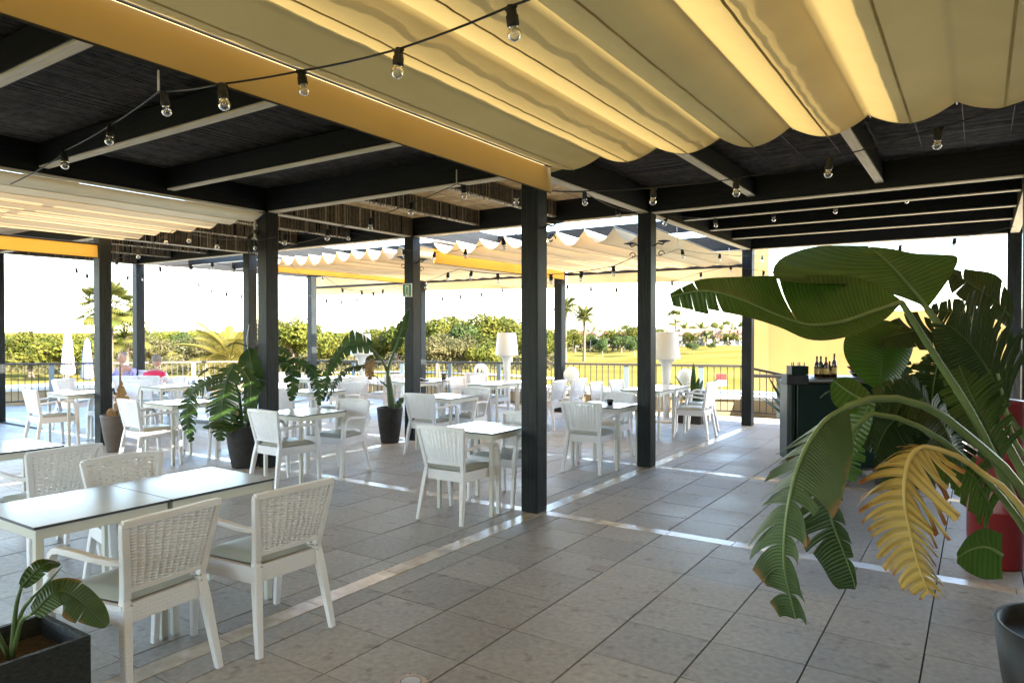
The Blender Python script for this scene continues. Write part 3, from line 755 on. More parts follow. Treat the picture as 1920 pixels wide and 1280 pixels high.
chair(-8.36,6.54,'+a','armchair right behind the dark left front post',3)
chair(-8.42,7.92,'-a','armchair facing us behind the arching plant leaves',6)
table(-10.95,8.80,'far white table under the arching leaves, nearer half')
table(-10.95,9.455,'far white table under the arching leaves, farther half')
chair(-9.50,9.22,'-b','armchair left of the dark pot with arching stems, seen from behind',8)
chair(-9.32,9.90,'-b','armchair behind the stems of the arching plant',-5)
chair(-11.6,9.1,'+b','far armchair under the railing left of the arching plant',5)
# left back by the railing
q=W(334,740,12.7); chair(q.x,q.y,'-b','armchair beside the seated woman, turned towards her table',30)
q=W(262,740,11.9); chair(q.x,q.y,'+a','armchair right of the dried plant, in front of the seated couple',20)
q=W(235,740,12.9); chair(q.x,q.y,'+a','armchair between the seated man and the dried plant',28)
q=W(312,735,11.6); table(q.x-.3,q.y-.3,'white table in front of the seated woman',0)
q=W(236,720,13.7); ptable=table(q.x-.325,q.y-.325,'white table the seated man leans on')
q=W(395,730,12.6); chair(q.x,q.y,'-a','far armchair just left of the leafy potted plant',-20)

# cup and saucer
def cupset(px,py,label):
    p=W(px,py,8.38); t=thing('coffee_cup',label,'cup',(-3.72,7.72,.7364))
    m=MB(); m.lathe([(.0,.002),(.03,.002),(.055,.009),(.072,.017),(.07,.019),(.03,.008),(0,.007)],n=24); m.build('saucer',M['cup'],t)
    m=MB(); m.lathe([(.0,.010),(.024,.010),(.030,.018),(.042,.055),(.044,.072),(.041,.072),(.038,.055),(.026,.022),(0,.018)],n=24); m.build('cup_bowl',M['cup'],t)
    m=MB(); m.tube([V(-.042,0,.06),V(-.062,0,.062),V(-.068,0,.045),V(-.055,0,.03),V(-.036,0,.032)],.005,6); m.build('handle',M['cup'],t)
cupset(1148,752,'black coffee cup on a saucer on the table between the two front posts')
# tray and glass on the long table
tr=thing('serving_tray','dark tray with leftovers on the long table behind the exit sign post','tray',(-8.50,9.75,.7364))
m=MB(); m.lathe([(0,.003),(.15,.003),(.17,.02),(.165,.02),(.145,.008),(0,.008)],n=20); m.build('tray_dish',M['cup'],tr)
for k in range(4):
    m=MB(); c=V(rnd.uniform(-.09,.09),rnd.uniform(-.09,.09),.01); m.lathe([(0,0),(.03,0),(.035,.02),(.02,.035),(0,.036)],c,10); m.build('scrap',M['bottle_brown'],tr)
tag(MB.build((lambda m:(m.lathe([(0,0),(.045,0),(.05,.10),(.046,.10),(.04,.01),(0,.01)],n=16),m)[1])(MB()),'drinking_glass',M['cup'],loc=(-8.38,10.25,.7364)),'dark drinking glass on the long table behind the exit sign post','glass')

# ------------------------------------------------------------------ floor lamps and globes
def floor_lamp(loc,label,sc=1):
    t=thing('floor_lamp',label,'floor lamp',loc,group='oversized white floor lamps')
    m=MB(); m.lathe([(0,0),(.27,0),(.275,.02),(.25,.035),(.12,.05),(.055,.075),(0,.075)],n=28); m.build('lamp_base',M['lampshade'],t)
    m=MB(); m.lathe([(.05,.07),(.062,.12),(.05,.2),(.058,.45),(.075,.80),(.085,1.0),(.10,1.06),(.17,1.13),(.18,1.135)],n=20); m.build('lamp_stem',M['lampshade'],t)
    m=MB(); m.lathe([(.255,1.14),(.20,1.62),(.195,1.625),(.0,1.63)],n=32); m.lathe([(.25,1.14),(.195,1.615)],n=32); m.lathe([(.0,1.15),(.255,1.14)],n=32); m.build('lamp_shade',M['lampshade'],t)
    t.scale=(sc,)*3; return t
q=Fz(1249,789); floor_lamp((q.x,q.y,0),'tall white lamp with big shade right of the second front post')
q=W(950,700,15.3); floor_lamp((q.x,q.y,0),'tall white lamp with big shade just left of the central post',.99)
q=W(678,700,15.9); floor_lamp((q.x,q.y,0),'tall white lamp with big shade behind the arching plant',.98)
for px,py,d,lab in ((1071,702,14.2,'white globe light right of the central post'),(1286,707,13.0,'white globe light among the spiky leaves by the big lamp'),(902,695,15.0,'white globe light left of the central post')):
    q=W(px,py,d); t=thing('globe_light',lab,'lamp',(q.x,q.y,0),group='white globe lights')
    m=MB(); m.lathe([(0,q.z-.16)]+[(.16*math.sin(PI*k/14),q.z-.16*math.cos(PI*k/14)) for k in range(1,14)]+[(0,q.z+.16)],n=24); m.build('globe',M['ball'],t)
    m=MB(); m.tube([(0,0,0),(0,0,q.z-.15)],.025,8); m.build('stand',M['railpost'],t)

# ------------------------------------------------------------------ leaves and plants
def side_mesh(m,Mid,Edge,cuts,gap,bulge,rn,jit=0,droop=0,L=1,ns=6,curl=0):
    """Mid,Edge: equal length point lists; torn into strips at the given t cuts"""
    n=len(Mid)-1
    def at(A,t):
        t=max(0,min(1,t))*n; i=min(int(t),n-1); return A[i].lerp(A[i+1],t-i)
    for a,b in zip(cuts[:-1],cuts[1:]):
        tc=(a+b)/2; na=max(2,int((b-a)*n)+1); P=[]; UV=[]; jo=rn.uniform(-jit,jit); dr=droop*rn.uniform(.5,1.5); ln=1-(rn.uniform(0,.25) if gap>0 else 0)
        cu=curl*rn.uniform(-1,1)
        for i in range(na+1):
            t=a+(b-a)*i/na; row=[]; ur=[]
            for j in range(ns+1):
                s=j/ns*ln; tt=tc+(t-tc)*(1-gap*s**1.6); tm=tc+(t-tc)*(1-gap*s*.0)
                M0=at(Mid,t+(tt-t)*min(1,s*1.2)); E0=at(Edge,tt+jo*s)
                p=M0.lerp(E0,s); sp=(E0-M0); T=(at(Mid,t+.02)-at(Mid,t-.02))
                N=T.cross(sp); 
                if N.length>0: N.normalize()
                w=sp.length
                p=p+N*(bulge*w*math.sin(PI*s))+V(0,0,-dr*w*s*s)+N*(cu*w*s*s+(.10*w*gap*math.cos(PI*(t-a)/(b-a)*1.0)*s if gap>0 else 0))
                row.append(p); ur.append((t*L,s))
            P.append(row); UV.append(ur)
        m.grid(P,uv=UV)
def make_leaf(parent,mid,eu,el,matk='leaf',rib='midrib',cut=1,gap=0,bulge=.06,seed=1,jit=0,droop=0,ribr=.006,name='leaf',tears=None,label=None,curl=0,n=36,petiole=None,ns=6):
    rn=random.Random(seed); Md=spline(mid,n+1); m=MB(); L=sum((Md[i+1]-Md[i]).length for i in range(n))
    for k,e in enumerate((eu,el)):
        if e is None: continue
        E=spline(e,n+1) if not callable(e) else [e(Md,i) for i in range(n+1)]
        if tears is not None: cs=[0]+sorted(tears[k])+[1]
        else:
            cs=[0]; 
            for i in range(1,cut): cs.append((i+rn.uniform(-.42,.42))/cut)
            cs.append(1)
        side_mesh(m,Md,E,cs,gap,bulge*(1 if k==0 else -1),rn,jit,droop,L,ns,curl)
    o=m.build(name,M[matk],parent)
    if label: o['label']=label
    r=MB(); r.tube(Md,[ribr*(1-.8*i/n) for i in range(n+1)],6); r.build('midrib',M[rib],o)
    return o
def auto_edge(sgn,width,N,slant=.25,shape=None):
    """edge computed from midrib; N leaf normal hint"""
    def f(Md,i):
        n=len(Md)-1; t=i/n; T=(Md[min(i+1,n)]-Md[max(i-1,0)]).normalized(); S=T.cross(N)
        if S.length<.05: S=V(1,0,0)
        S.normalize(); w=width*(shape(t) if shape else math.sin(PI*min(1,(t*.92+.06))**.8)**.65)
        return Md[i]+S*sgn*w+T*w*slant
    return f
def stem(parent,pts,r0,r1,mt='midrib',n=16,name='stem'):
    P=spline(pts,n); m=MB(); m.tube(P,[r0+(r1-r0)*i/(n-1) for i in range(n)],8); return m.build(name,M[mt],parent)
def pot_round(loc,rt,rb,hh,mt,label_parent):
    m=MB(); m.lathe([(0,0),(rb,0),(rb*1.05,.02),((rb+rt)/2*1.06,hh*.5),(rt,hh-.02),(rt,hh),(rt-.02,hh),(rt-.025,hh-.05)],n=36); m.build('pot',M[mt],label_parent)
    m=MB(); m.lathe([(rt-.022,hh-.05),(0,hh-.04)],n=24); m.build('soil',M['soil'],label_parent)

# --- giant foreground plant at the right: leaves traced in place at their own distances
bp=thing('giant_bird_of_paradise','huge bird of paradise plant reaching in from the right with torn leaves','plant',(0,0,0))
def PW(lst,d=None): 
    return [W(q[0],q[1],(q[2] if len(q)>2 else d)) for q in lst]
pc=W(2040,1150,2.75); base=V(pc.x,pc.y,.42)
# L1 broad leaf pointing left
make_leaf(bp,PW([(1690,566,2.62),(1640,583,2.58),(1580,603,2.52),(1515,609,2.48),(1450,588,2.44),(1385,560,2.42),(1320,545,2.42),(1257,556,2.44)]),
 PW([(1688,560,2.62),(1655,530,2.66),(1600,500,2.7),(1520,492,2.72),(1440,498,2.66),(1375,508,2.56),(1305,520,2.48),(1255,550,2.44)]),
 PW([(1690,570,2.62),(1660,608,2.5),(1600,636,2.4),(1530,645,2.34),(1475,622,2.34),(1410,604,2.36),(1340,592,2.40),(1262,575,2.44)]),
 'leaf',gap=.03,tears=([.5,.9,.95],[.84,.88,.93,.97]),bulge=.05,ribr=.010,label='broad whole leaf pointing left across the view')
stem(bp,[base+V(0,0,-.02)]+PW([(1930,1000,2.72),(1830,790,2.68),(1760,678,2.66),(1690,566,2.62)]),.022,.011)
# L2 top leaf
make_leaf(bp,PW([(1738,578,2.95),(1712,546,2.95),(1690,520,2.95),(1668,496,2.95),(1648,478,2.95),(1630,464,2.96)]),
 PW([(1728,570,2.95),(1662,547,2.8),(1590,533,2.66),(1500,530,2.56),(1450,520,2.52),(1462,486,2.6),(1530,462,2.75),(1628,460,2.95)]),
 PW([(1742,574,2.95),(1762,548,3.0),(1786,512,3.06),(1796,482,3.1),(1765,477,3.08),(1718,475,3.04),(1670,466,3.0),(1632,462,2.96)]),
 'leaf',gap=0,bulge=-.05,ribr=.012,label='topmost broad leaf arching under the roof edge')
stem(bp,[base+V(.05,.05,-.02)]+PW([(1940,930,2.9),(1860,780,2.93),(1790,655,2.94),(1738,578,2.95)]),.022,.013)
# L3 leaf at right edge
make_leaf(bp,PW([(1900,600,3.1),(1860,560,3.1),(1815,530,3.12),(1775,505,3.15)]),PW([(1905,560,3.1),(1870,515,3.15),(1820,505,3.2),(1778,500,3.16)]),PW([(1890,620,3.05),(1840,585,3.0),(1790,560,3.05),(1775,515,3.14)]),'leaf_dark','midrib_dark',cut=3,gap=.1)
# L4 brownish torn leaf behind
make_leaf(bp,PW([(1830,700,3.3),(1790,650,3.3),(1740,622,3.3),(1690,625,3.3),(1640,640,3.3),(1605,655,3.3)]),PW([(1835,640,3.3),(1790,600,3.35),(1740,583,3.4),(1690,590,3.4),(1640,618,3.35),(1600,645,3.3)]),PW([(1825,710,3.3),(1780,672,3.2),(1740,660,3.2),(1690,656,3.2),(1640,652,3.25),(1610,660,3.3)]),'leaf_dark','midrib_dark',cut=9,gap=.25,bulge=.08,jit=.02)
# L5 heart-shaped leaf hanging
make_leaf(bp,PW([(1690,612,3.35),(1668,640,3.3),(1655,675,3.25),(1650,705,3.2),(1650,732,3.2)]),PW([(1660,600,3.4),(1595,620,3.3),(1582,660,3.2),(1608,705,3.2),(1648,734,3.2)]),PW([(1700,622,3.4),(1712,650,3.35),(1700,685,3.3),(1680,715,3.25),(1652,735,3.2)]),'leaf','midrib_dark',bulge=-.08)
stem(bp,[base]+PW([(1960,900,3.1),(1850,720,3.3),(1760,640,3.4),(1690,612,3.35)]),.016,.008,'midrib_dark')
# L6 leaf before the bar
make_leaf(bp,PW([(1640,760,2.6),(1610,745,2.6),(1585,730,2.62),(1562,712,2.64)]),PW([(1632,770,2.6),(1595,775,2.58),(1562,755,2.6),(1556,722,2.64)]),PW([(1642,752,2.62),(1620,725,2.66),(1595,708,2.68),(1566,708,2.66)]),'leaf','midrib',bulge=-.06)
make_leaf(bp,PW([(1630,760,2.55),(1612,800,2.55),(1590,840,2.55),(1566,870,2.55)]),PW([(1640,765,2.5),(1628,815,2.5),(1605,850,2.5),(1570,872,2.55)]),PW([(1600,758,2.6),(1585,790,2.62),(1574,830,2.6),(1562,868,2.57)]),'leaf','midrib_dark',bulge=.08)
# L7 long torn leaf drooping to lower left
arc=[(1588,762,2.20),(1552,784,2.16),(1524,818,2.12),(1500,865,2.10),(1482,925,2.08),(1472,990,2.07),(1470,1055,2.07),(1480,1110,2.07),(1492,1160,2.07)]
make_leaf(bp,PW(arc),
 PW([(1560,752,2.26),(1490,768,2.3),(1440,800,2.3),(1425,870,2.25),(1392,930,2.2),(1388,1000,2.15),(1425,1065,2.1),(1458,1120,2.08),(1470,1160,2.07)]),
 PW([(1610,770,2.16),(1600,830,2.08),(1582,890,2.02),(1558,930,1.99),(1520,965,2.0),(1500,1010,2.02),(1500,1060,2.04),(1512,1110,2.05),(1512,1150,2.06)]),
 'leaf_grey',gap=.36,bulge=.12,seed=5,jit=.06,droop=.75,ribr=.009,curl=.22,n=60,tears=([.09,.15,.21,.27,.33,.40,.47,.54,.62,.70,.80,.9],[.46,.52,.58,.66,.74,.82,.9]),label='long torn leaf drooping towards the floor')
# stems of the drooping leaf
stem(bp,[base+V(-.03,0,0)]+PW([(1930,940,2.5),(1813,815,2.4),(1740,764,2.33),(1670,745,2.28),(1620,750,2.24),(1588,762,2.20)]),.021,.011)
# L8 darker torn leaf behind it
make_leaf(bp,PW([(1560,860,2.35),(1552,920,2.32),(1560,975,2.3),(1580,1030,2.3),(1598,1080,2.3),(1604,1104,2.3)]),
 PW([(1500,880,2.35),(1490,935,2.36),(1500,1010,2.36),(1535,1062,2.34),(1560,1098,2.32),(1594,1108,2.3)]),
 PW([(1590,880,2.3),(1580,930,2.28),(1590,980,2.26),(1600,1025,2.26),(1606,1065,2.28),(1608,1100,2.3)]),
 'leaf_dark','midrib',gap=.4,bulge=.08,seed=9,jit=.03,droop=.25,curl=.15,n=50,tears=([.14,.24,.33,.42,.5,.56],[.3,.45,.6,.75]))
stem(bp,[base]+PW([(1900,960,2.55),(1780,836,2.5),(1700,790,2.45),(1625,778,2.4),(1560,860,2.35)]),.015,.008)
# L9 yellow dying frond
ya=[(1760,842,2.32),(1728,838,2.28),(1706,858,2.25),(1696,900,2.22),(1697,950,2.2),(1708,1005,2.2),(1722,1060,2.2),(1742,1112,2.2)]
make_leaf(bp,PW(ya),PW([(1740,815,2.3),(1672,812,2.3),(1612,850,2.3),(1612,925,2.26),(1628,990,2.24),(1668,1050,2.22),(1690,1090,2.21),(1735,1117,2.2)]),
 PW([(1790,862,2.3),(1792,900,2.24),(1786,935,2.2),(1768,965,2.18),(1760,1000,2.18),(1762,1050,2.18),(1772,1090,2.19),(1760,1112,2.2)]),
 'leaf_yellow','midrib_yellow',gap=.62,bulge=.10,seed=3,jit=.03,droop=.6,ribr=.009,curl=.5,cut=30,label='dying yellow frond with brown tips',n=80,ns=7)
stem(bp,[base+V(0,-.03,0)]+PW([(1920,960,2.42),(1840,885,2.38),(1790,852,2.34),(1760,842,2.32)]),.014,.009,'midrib_yellow')
# L10 palm-like leaf behind, and slats of leaf at the right edge
make_leaf(bp,PW([(1752,860,3.0),(1746,800,3.0),(1748,740,3.02),(1756,690,3.05),(1765,655,3.08)]),PW([(1650,900,3.0),(1640,830,3.0),(1660,770,3.02),(1690,700,3.05),(1745,650,3.08)]),PW([(1830,905,3.0),(1842,850,3.0),(1830,780,3.02),(1812,710,3.05),(1780,660,3.08)]),'leaf_dark','midrib',cut=22,gap=.3,bulge=.06,seed=12,jit=.01,droop=.1,n=66)
make_leaf(bp,PW([(1890,760,2.9),(1850,690,2.9),(1815,640,2.9),(1780,610,2.9)]),PW([(1930,640,2.9),(1890,560,2.92),(1850,530,2.95),(1800,560,2.9)]),PW([(1870,800,2.9),(1800,720,2.9),(1740,640,2.9),(1738,602,2.9)]),'leaf_dark','midrib_dark',cut=13,gap=.28,bulge=.04,seed=13,n=50)
make_leaf(bp,PW([(1735,745,2.8),(1700,770,2.8),(1665,800,2.8),(1640,850,2.8)]),PW([(1700,700,2.8),(1665,715,2.8),(1635,760,2.8),(1630,830,2.8)]),PW([(1745,790,2.8),(1720,830,2.8),(1690,860,2.8),(1650,870,2.8)]),'leaf_dark','midrib_dark',cut=12,gap=.35,bulge=.05,seed=14,n=50)
make_leaf(bp,PW([(1880,1040,2.3),(1850,1025,2.3),(1820,1030,2.3),(1795,1045,2.3)]),PW([(1880,1000,2.3),(1845,990,2.3),(1815,1005,2.3),(1794,1035,2.3)]),PW([(1880,1085,2.3),(1845,1085,2.3),(1815,1072,2.3),(1794,1055,2.3)]),'leaf','midrib',bulge=.05)
for k,(a,b,c,g,ct) in enumerate((
 ([(1800,880,2.7),(1770,800,2.75),(1730,750,2.8),(1680,730,2.85),(1640,745,2.85)],[(1815,860,2.8),(1790,770,2.9),(1740,710,2.95),(1680,690,2.95),(1632,730,2.9)],[(1780,900,2.6),(1740,830,2.6),(1710,790,2.65),(1670,785,2.7),(1640,770,2.8)],.3,14),
 ([(1880,860,2.85),(1830,760,2.85),(1800,690,2.9),(1790,640,2.95)],[(1925,800,2.9),(1885,700,2.9),(1850,640,2.95),(1800,620,2.95)],[(1850,880,2.8),(1790,790,2.8),(1755,720,2.85),(1775,650,2.95)],.3,14),
 ([(1700,900,3.1),(1680,840,3.1),(1640,800,3.1),(1600,790,3.1)],[(1730,860,3.15),(1700,800,3.15),(1650,770,3.15),(1598,780,3.1)],[(1680,930,3.0),(1650,880,3.0),(1620,840,3.0),(1592,805,3.1)],.35,10),
 ([(1860,960,2.5),(1830,900,2.5),(1790,870,2.5),(1740,880,2.5)],[(1890,920,2.55),(1850,860,2.55),(1800,840,2.55),(1742,868,2.5)],[(1850,1000,2.45),(1815,945,2.45),(1780,915,2.45),(1740,895,2.5)],.3,9),
 ([(1900,720,3.3),(1850,640,3.3),(1800,590,3.35),(1745,580,3.4)],[(1930,660,3.3),(1880,580,3.35),(1810,545,3.4),(1748,568,3.4)],[(1880,760,3.2),(1820,690,3.25),(1775,635,3.3),(1745,595,3.4)],.25,16),
 ([(1580,900,3.3),(1590,850,3.3),(1610,800,3.3),(1640,760,3.3)],[(1555,870,3.3),(1568,820,3.3),(1590,775,3.3),(1632,752,3.3)],[(1612,905,3.25),(1622,860,3.25),(1636,815,3.25),(1648,770,3.3)],.3,10))):
    make_leaf(bp,PW(a),PW(b),PW(c),'leaf_dark' if k%2==0 else 'leaf','midrib_dark',cut=ct,gap=g,bulge=.05,seed=80+k,n=50,jit=.02,droop=.12,curl=.1)
# young furled leaf
stem(bp,[base+V(.1,.1,0)]+PW([(1950,900,2.9),(1900,820,2.9),(1870,700,2.9)]),.018,.006)
# its planter just outside the right edge of the view
m=MB(); m.lathe([(0,0),(.24,0),(.28,.2),(.31,.44),(.29,.44),(.28,.38),(0,.38)],(base.x,base.y,0),n=36); m.build('pot',M['pot'],bp)
for k in range(5):
    a=k*1.3; stem(bp,[base+V(.06*math.cos(a),.06*math.sin(a),-.05),base+V(.08*math.cos(a),.08*math.sin(a),.25),base+V(.10*math.cos(a),.10*math.sin(a),.55)],.03,.02,'midrib_dark')

# --- generic torn leaf for potted plants
def torn(parent,mid,width,N,mt='leaf_mid',rib='midrib_dark',cut=9,gap=.3,seed=1,droop=.15,slant=.25,curl=.12,both=True,ribr=.006,shape=None):
    return make_leaf(parent,mid,auto_edge(1,width,N,slant,shape),auto_edge(-1,width,N,slant,shape) if both else None,mt,rib,max(cut,int(cut*1.45)) if cut>2 else cut,min(.6,gap*1.5),.06,seed,.02,droop,ribr,curl=curl,n=30,ns=5)
CAMR=V(math.cos(YAW),math.sin(YAW),0); CAMF=V(-math.sin(YAW),math.cos(YAW),0); TOC=-CAMF
# pot B : leafy plant at the left front post
q=Fz(460,874); D=depth(q.x,q.y)
pb=thing('potted_leafy_plant','dark round pot with large torn green leaves before the left front post','plant',(q.x,q.y,0))
def loc(lst,d,root): 
    return [W(a[0],a[1],d+(a[2] if len(a)>2 else 0))-V(root.location.x,root.location.y,0) for a in lst]
pot_round(None,.225,.15,.50,'pot',pb)
D=D
def st(parent,lst,d,r0=.014,r1=.008,mt='midrib_dark'): return stem(parent,loc(lst,d,parent),r0,r1,mt)
N1=(TOC*.8+V(0,0,.45)).normalized()
st(pb,[(462,808),(470,760),(472,700),(466,655)],D,.03,.01); st(pb,[(455,808),(448,740),(430,690),(418,702)],D,.025,.008); st(pb,[(470,808),(485,740),(500,690),(540,680)],D,.022,.008); st(pb,[(466,806),(464,750),(470,690),(463,640),(467,608)],D,.015,.003,'wire')
torn(pb,loc([(440,680,-.1),(425,715,-.2),(418,750,-.25),(415,790,-.25),(412,826,-.25)],D,pb),.23,N1,seed=21,gap=.25,cut=13)
torn(pb,loc([(466,652,0),(472,680,-.1),(476,710,-.12),(478,738,-.12)],D,pb),.19,N1,seed=22,gap=.08,cut=3)
torn(pb,loc([(470,650,0),(455,645,0),(440,642,0),(422,650,0)],D,pb),.10,V(0,0,1),seed=23,gap=.3,cut=9)
torn(pb,loc([(478,655,.05),(500,645,.1),(520,650,.15),(548,668,.15)],D,pb),.12,(TOC*.4+V(0,0,.9)).normalized(),seed=24,gap=.35,cut=9)
torn(pb,loc([(420,702,-.1),(385,718,-.15),(362,735,-.15),(352,775,-.15),(358,828,-.15)],D,pb),.14,N1,seed=25,gap=.35,cut=13,droop=.3)
torn(pb,loc([(520,668,.2),(545,690,.2),(548,720,.2),(546,752,.2)],D,pb),.11,N1,seed=26,gap=.25,cut=7)
torn(pb,loc([(545,672,.25),(575,685,.3),(592,705,.3),(600,760,.3)],D,pb),.10,N1,seed=27,gap=.4,cut=12,droop=.3)
torn(pb,loc([(455,800,-.15),(435,800,-.25),(405,797,-.3),(380,800,-.3)],D,pb),.07,(V(0,0,1)+TOC).normalized(),seed=28,gap=.1,cut=3)
torn(pb,loc([(440,760,-.15),(445,790,-.15),(447,815,-.15)],D,pb),.08,N1,seed=29,gap=.1,cut=2)
torn(pb,loc([(490,700,.1),(500,670,.1),(485,640,.1),(460,640,.1)],D,pb),.12,V(0,0,1),seed=30,gap=.3,cut=9)
torn(pb,loc([(430,700,.1),(410,690,.1),(390,690,.1),(372,705,.1)],D,pb),.09,V(0,0,1),seed=31,gap=.3,cut=9)
torn(pb,loc([(455,690,-.2),(470,720,-.28),(468,760,-.3),(458,790,-.3)],D,pb),.12,N1,seed=32,gap=.3,cut=9)
# pot A : arching stems, dark pot
q=Fz(731,829); D=depth(q.x,q.y)
pa=thing('potted_arching_plant','dark round pot with tall arching stems beside the exit sign post','plant',(q.x,q.y,0))
pot_round(None,.19,.125,.52,'pot',pa)
st(pa,[(733,775),(728,720),(728,690),(745,640),(760,590),(768,578)],D,.035,.008); st(pa,[(738,775),(730,710),(716,675),(690,648),(665,640)],D,.035,.008); st(pa,[(735,775),(732,735),(712,712),(696,700)],D,.02,.008)
torn(pa,loc([(738,660,0),(748,630,0),(756,608,0),(766,582,0)],D,pa),.10,(TOC+CAMR*.4).normalized(),seed=41,gap=.12,cut=6,both=True)
make_leaf(pa,loc([(700,655),(685,648),(668,645),(650,650),(632,668),(615,698)],D,pa),loc([(698,640),(678,622),(663,615),(648,630),(630,655),(613,690)],D,pa),loc([(700,662),(685,665),(665,665),(650,672),(640,685),(618,702)],D,pa),'leaf_mid','midrib_dark',gap=.35,bulge=.05,seed=42,cut=9,droop=-.05)
torn(pa,loc([(702,672,-.1),(680,685,-.15),(655,690,-.2),(632,712,-.25),(612,752,-.25)],D,pa),.10,(V(0,0,1)+TOC*.6).normalized(),seed=43,gap=.4,cut=13,droop=.2,mt='leaf_dark')
torn(pa,loc([(700,672,-.2),(692,690,-.2),(696,712,-.2)],D,pa),.09,N1,seed=44,gap=.35,cut=5,mt='leaf_brown')
torn(pa,loc([(742,765,-.1),(750,752,-.1),(760,745,-.1)],D,pa),.06,N1,seed=45,gap=.2,cut=4)
torn(pa,loc([(640,660,.1),(622,680,.1),(610,720,.1),(606,752,.1)],D,pa),.09,N1,seed=46,gap=.3,cut=8,droop=.2)
# pot C : dried plant in brown pot
q=Fz(216,846); D=depth(q.x,q.y)
pcx=thing('dried_potted_plant','brown round pot with a dried brown stalk beside the leftmost post','plant',(q.x,q.y,0)); pot_round(None,.18,.10,.50,'pot_brown',pcx)
st(pcx,[(226,782),(226,740),(225,700),(225,680)],D,.03,.006,'bark_olive')
for k,(mid,wd) in enumerate((([(232,782,-.05),(234,755,-.1),(229,735,-.1),(226,712,-.1)],.07),([(222,782,.05),(220,750,.05),(224,720,.05)],.05),([(215,780),(208,770),(204,772),(200,785)],.05),([(225,785),(216,782),(210,790)],.04),([(230,780),(237,770),(238,765)],.04))):
    torn(pcx,loc(mid,D,pcx),wd,N1,'leaf_brown','bark_olive',cut=4,gap=.2,seed=60+k)
torn(pcx,loc([(226,782),(232,772),(236,776)],D,pcx),.035,N1,seed=66,cut=2,gap=0)
# square black planter bottom left with a leaf
q=Fz(170,1190,.42)
pq=thing('square_black_planter','square black planter with green leaves at the lower left corner','plant',(q.x,q.y,0))
m=MB(); s_=.40
for (a0,b0,a1,b1) in ((-s_,-s_,0,-s_+.02),(-s_,-.02,0,0),(-s_,-s_+.02,-s_+.02,-.02),(-.02,-s_+.02,0,-.02)): m.box(a0,b0,0,a1,b1,.42)
m.build('planter_box',M['planter'],pq); m=MB(); m.box(-s_+.02,-s_+.02,.3,-.02,-.02,.34); m.build('soil',M['soil'],pq)
bq=V(-.2,-.2,.34)
for k,(lst,wd) in enumerate((([(60,1150,2.5),(110,1108,2.55),(160,1135,2.6),(201,1172,2.62)],.075),([(40,1100,2.45),(80,1060,2.5),(112,1055,2.55)],.05),([(60,1120,2.5),(90,1090,2.5),(117,1060,2.5)],.012),([(-60,1150,2.4),(-70,1050,2.4),(-50,960,2.4)],.08))):
    P=[W(*a)-V(q.x,q.y,0) for a in lst]; torn(pq,P,wd,(V(0,0,1)+TOC*.7).normalized(),'leaf_mid' if k else 'leaf_grey',cut=2,gap=.02,seed=70+k,droop=.05); stem(pq,[bq,(bq+P[0])/2+V(0,0,.06),P[0]],.01,.006)
# spiky plants by the rail
def spiky(loc_,label,box=True,nl=14,hh=.55,lw=.045,seed=1,bs=.22,bh=.40):
    rn=random.Random(seed); t=thing('spiky_planter',label,'plant',loc_)
    m=MB(); m.box(-bs,-bs,0,bs,bs,bh,bev=.01); m.build('planter_box',M['pot'],t)
    for k in range(nl):
        a=rn.uniform(0,2*PI); e=rn.uniform(.3,1.1); L=hh*rn.uniform(.7,1.15); dv=V(math.cos(a)*math.sin(e),math.sin(a)*math.sin(e),math.cos(e))
        p0=V(0,0,bh); P=[p0,p0+dv*L*.5,p0+dv*L*.8+V(0,0,-.02),p0+dv*L+V(0,0,-.07*math.sin(e))]
        Nn=dv.cross(V(-math.sin(a),math.cos(a),0)).normalized()
        stem(t,[p0,p0+dv*L*.45],.008,.006,'midrib_dark',5)
        torn(t,P,lw,Nn,'leaf_mid',cut=1,gap=0,seed=seed*50+k,droop=.0,curl=0,slant=.1)
q=Fz(1296,793); spiky((q.x,q.y+.1,0),'black box planter with paddle leaves beside the big floor lamp',seed=3,nl=15,hh=.75,lw=.05,bh=.30)
q=W(893,760,14.6); spiky((q.x,q.y,0),'low planter with pointed leaves by the railing left of the central post',seed=4,nl=16,hh=.55,lw=.03,bh=.42)
q=W(1490,800,9.6); spiky((q.x,q.y,0),'small leafy planter left of the green bar',seed=6,nl=22,hh=.72,lw=.045,bs=.13,bh=.35)
# second dark pot plant behind the giant one
q=Fz(1700,905); t=thing('dark_planter','dark brown planter behind the drooping yellow frond','plant',(q.x,q.y,0))
m=MB(); m.box(-.28,-.28,0,.28,.28,.62,bev=.01); m.build('planter_box',M['pot'],t); m=MB(); m.box(-.26,-.26,.60,.26,.26,.625); m.build('soil',M['soil'],t)
for k in range(12):
    a=k*.9; e=.25+.07*k; L=.85; dv=V(math.cos(a)*math.sin(e),math.sin(a)*math.sin(e),math.cos(e)); p0=V(0,0,.6)
    stem(t,[p0,p0+dv*L*.5],.01,.007,'midrib_dark',5); torn(t,[p0+dv*L*.4,p0+dv*L*.8,p0+dv*L*1.1+V(0,0,-.1),p0+dv*L*1.25+V(0,0,-.25)],.10,dv.cross(V(-math.sin(a),math.cos(a),0)).normalized(),'leaf_dark',cut=8,gap=.25,seed=300+k)

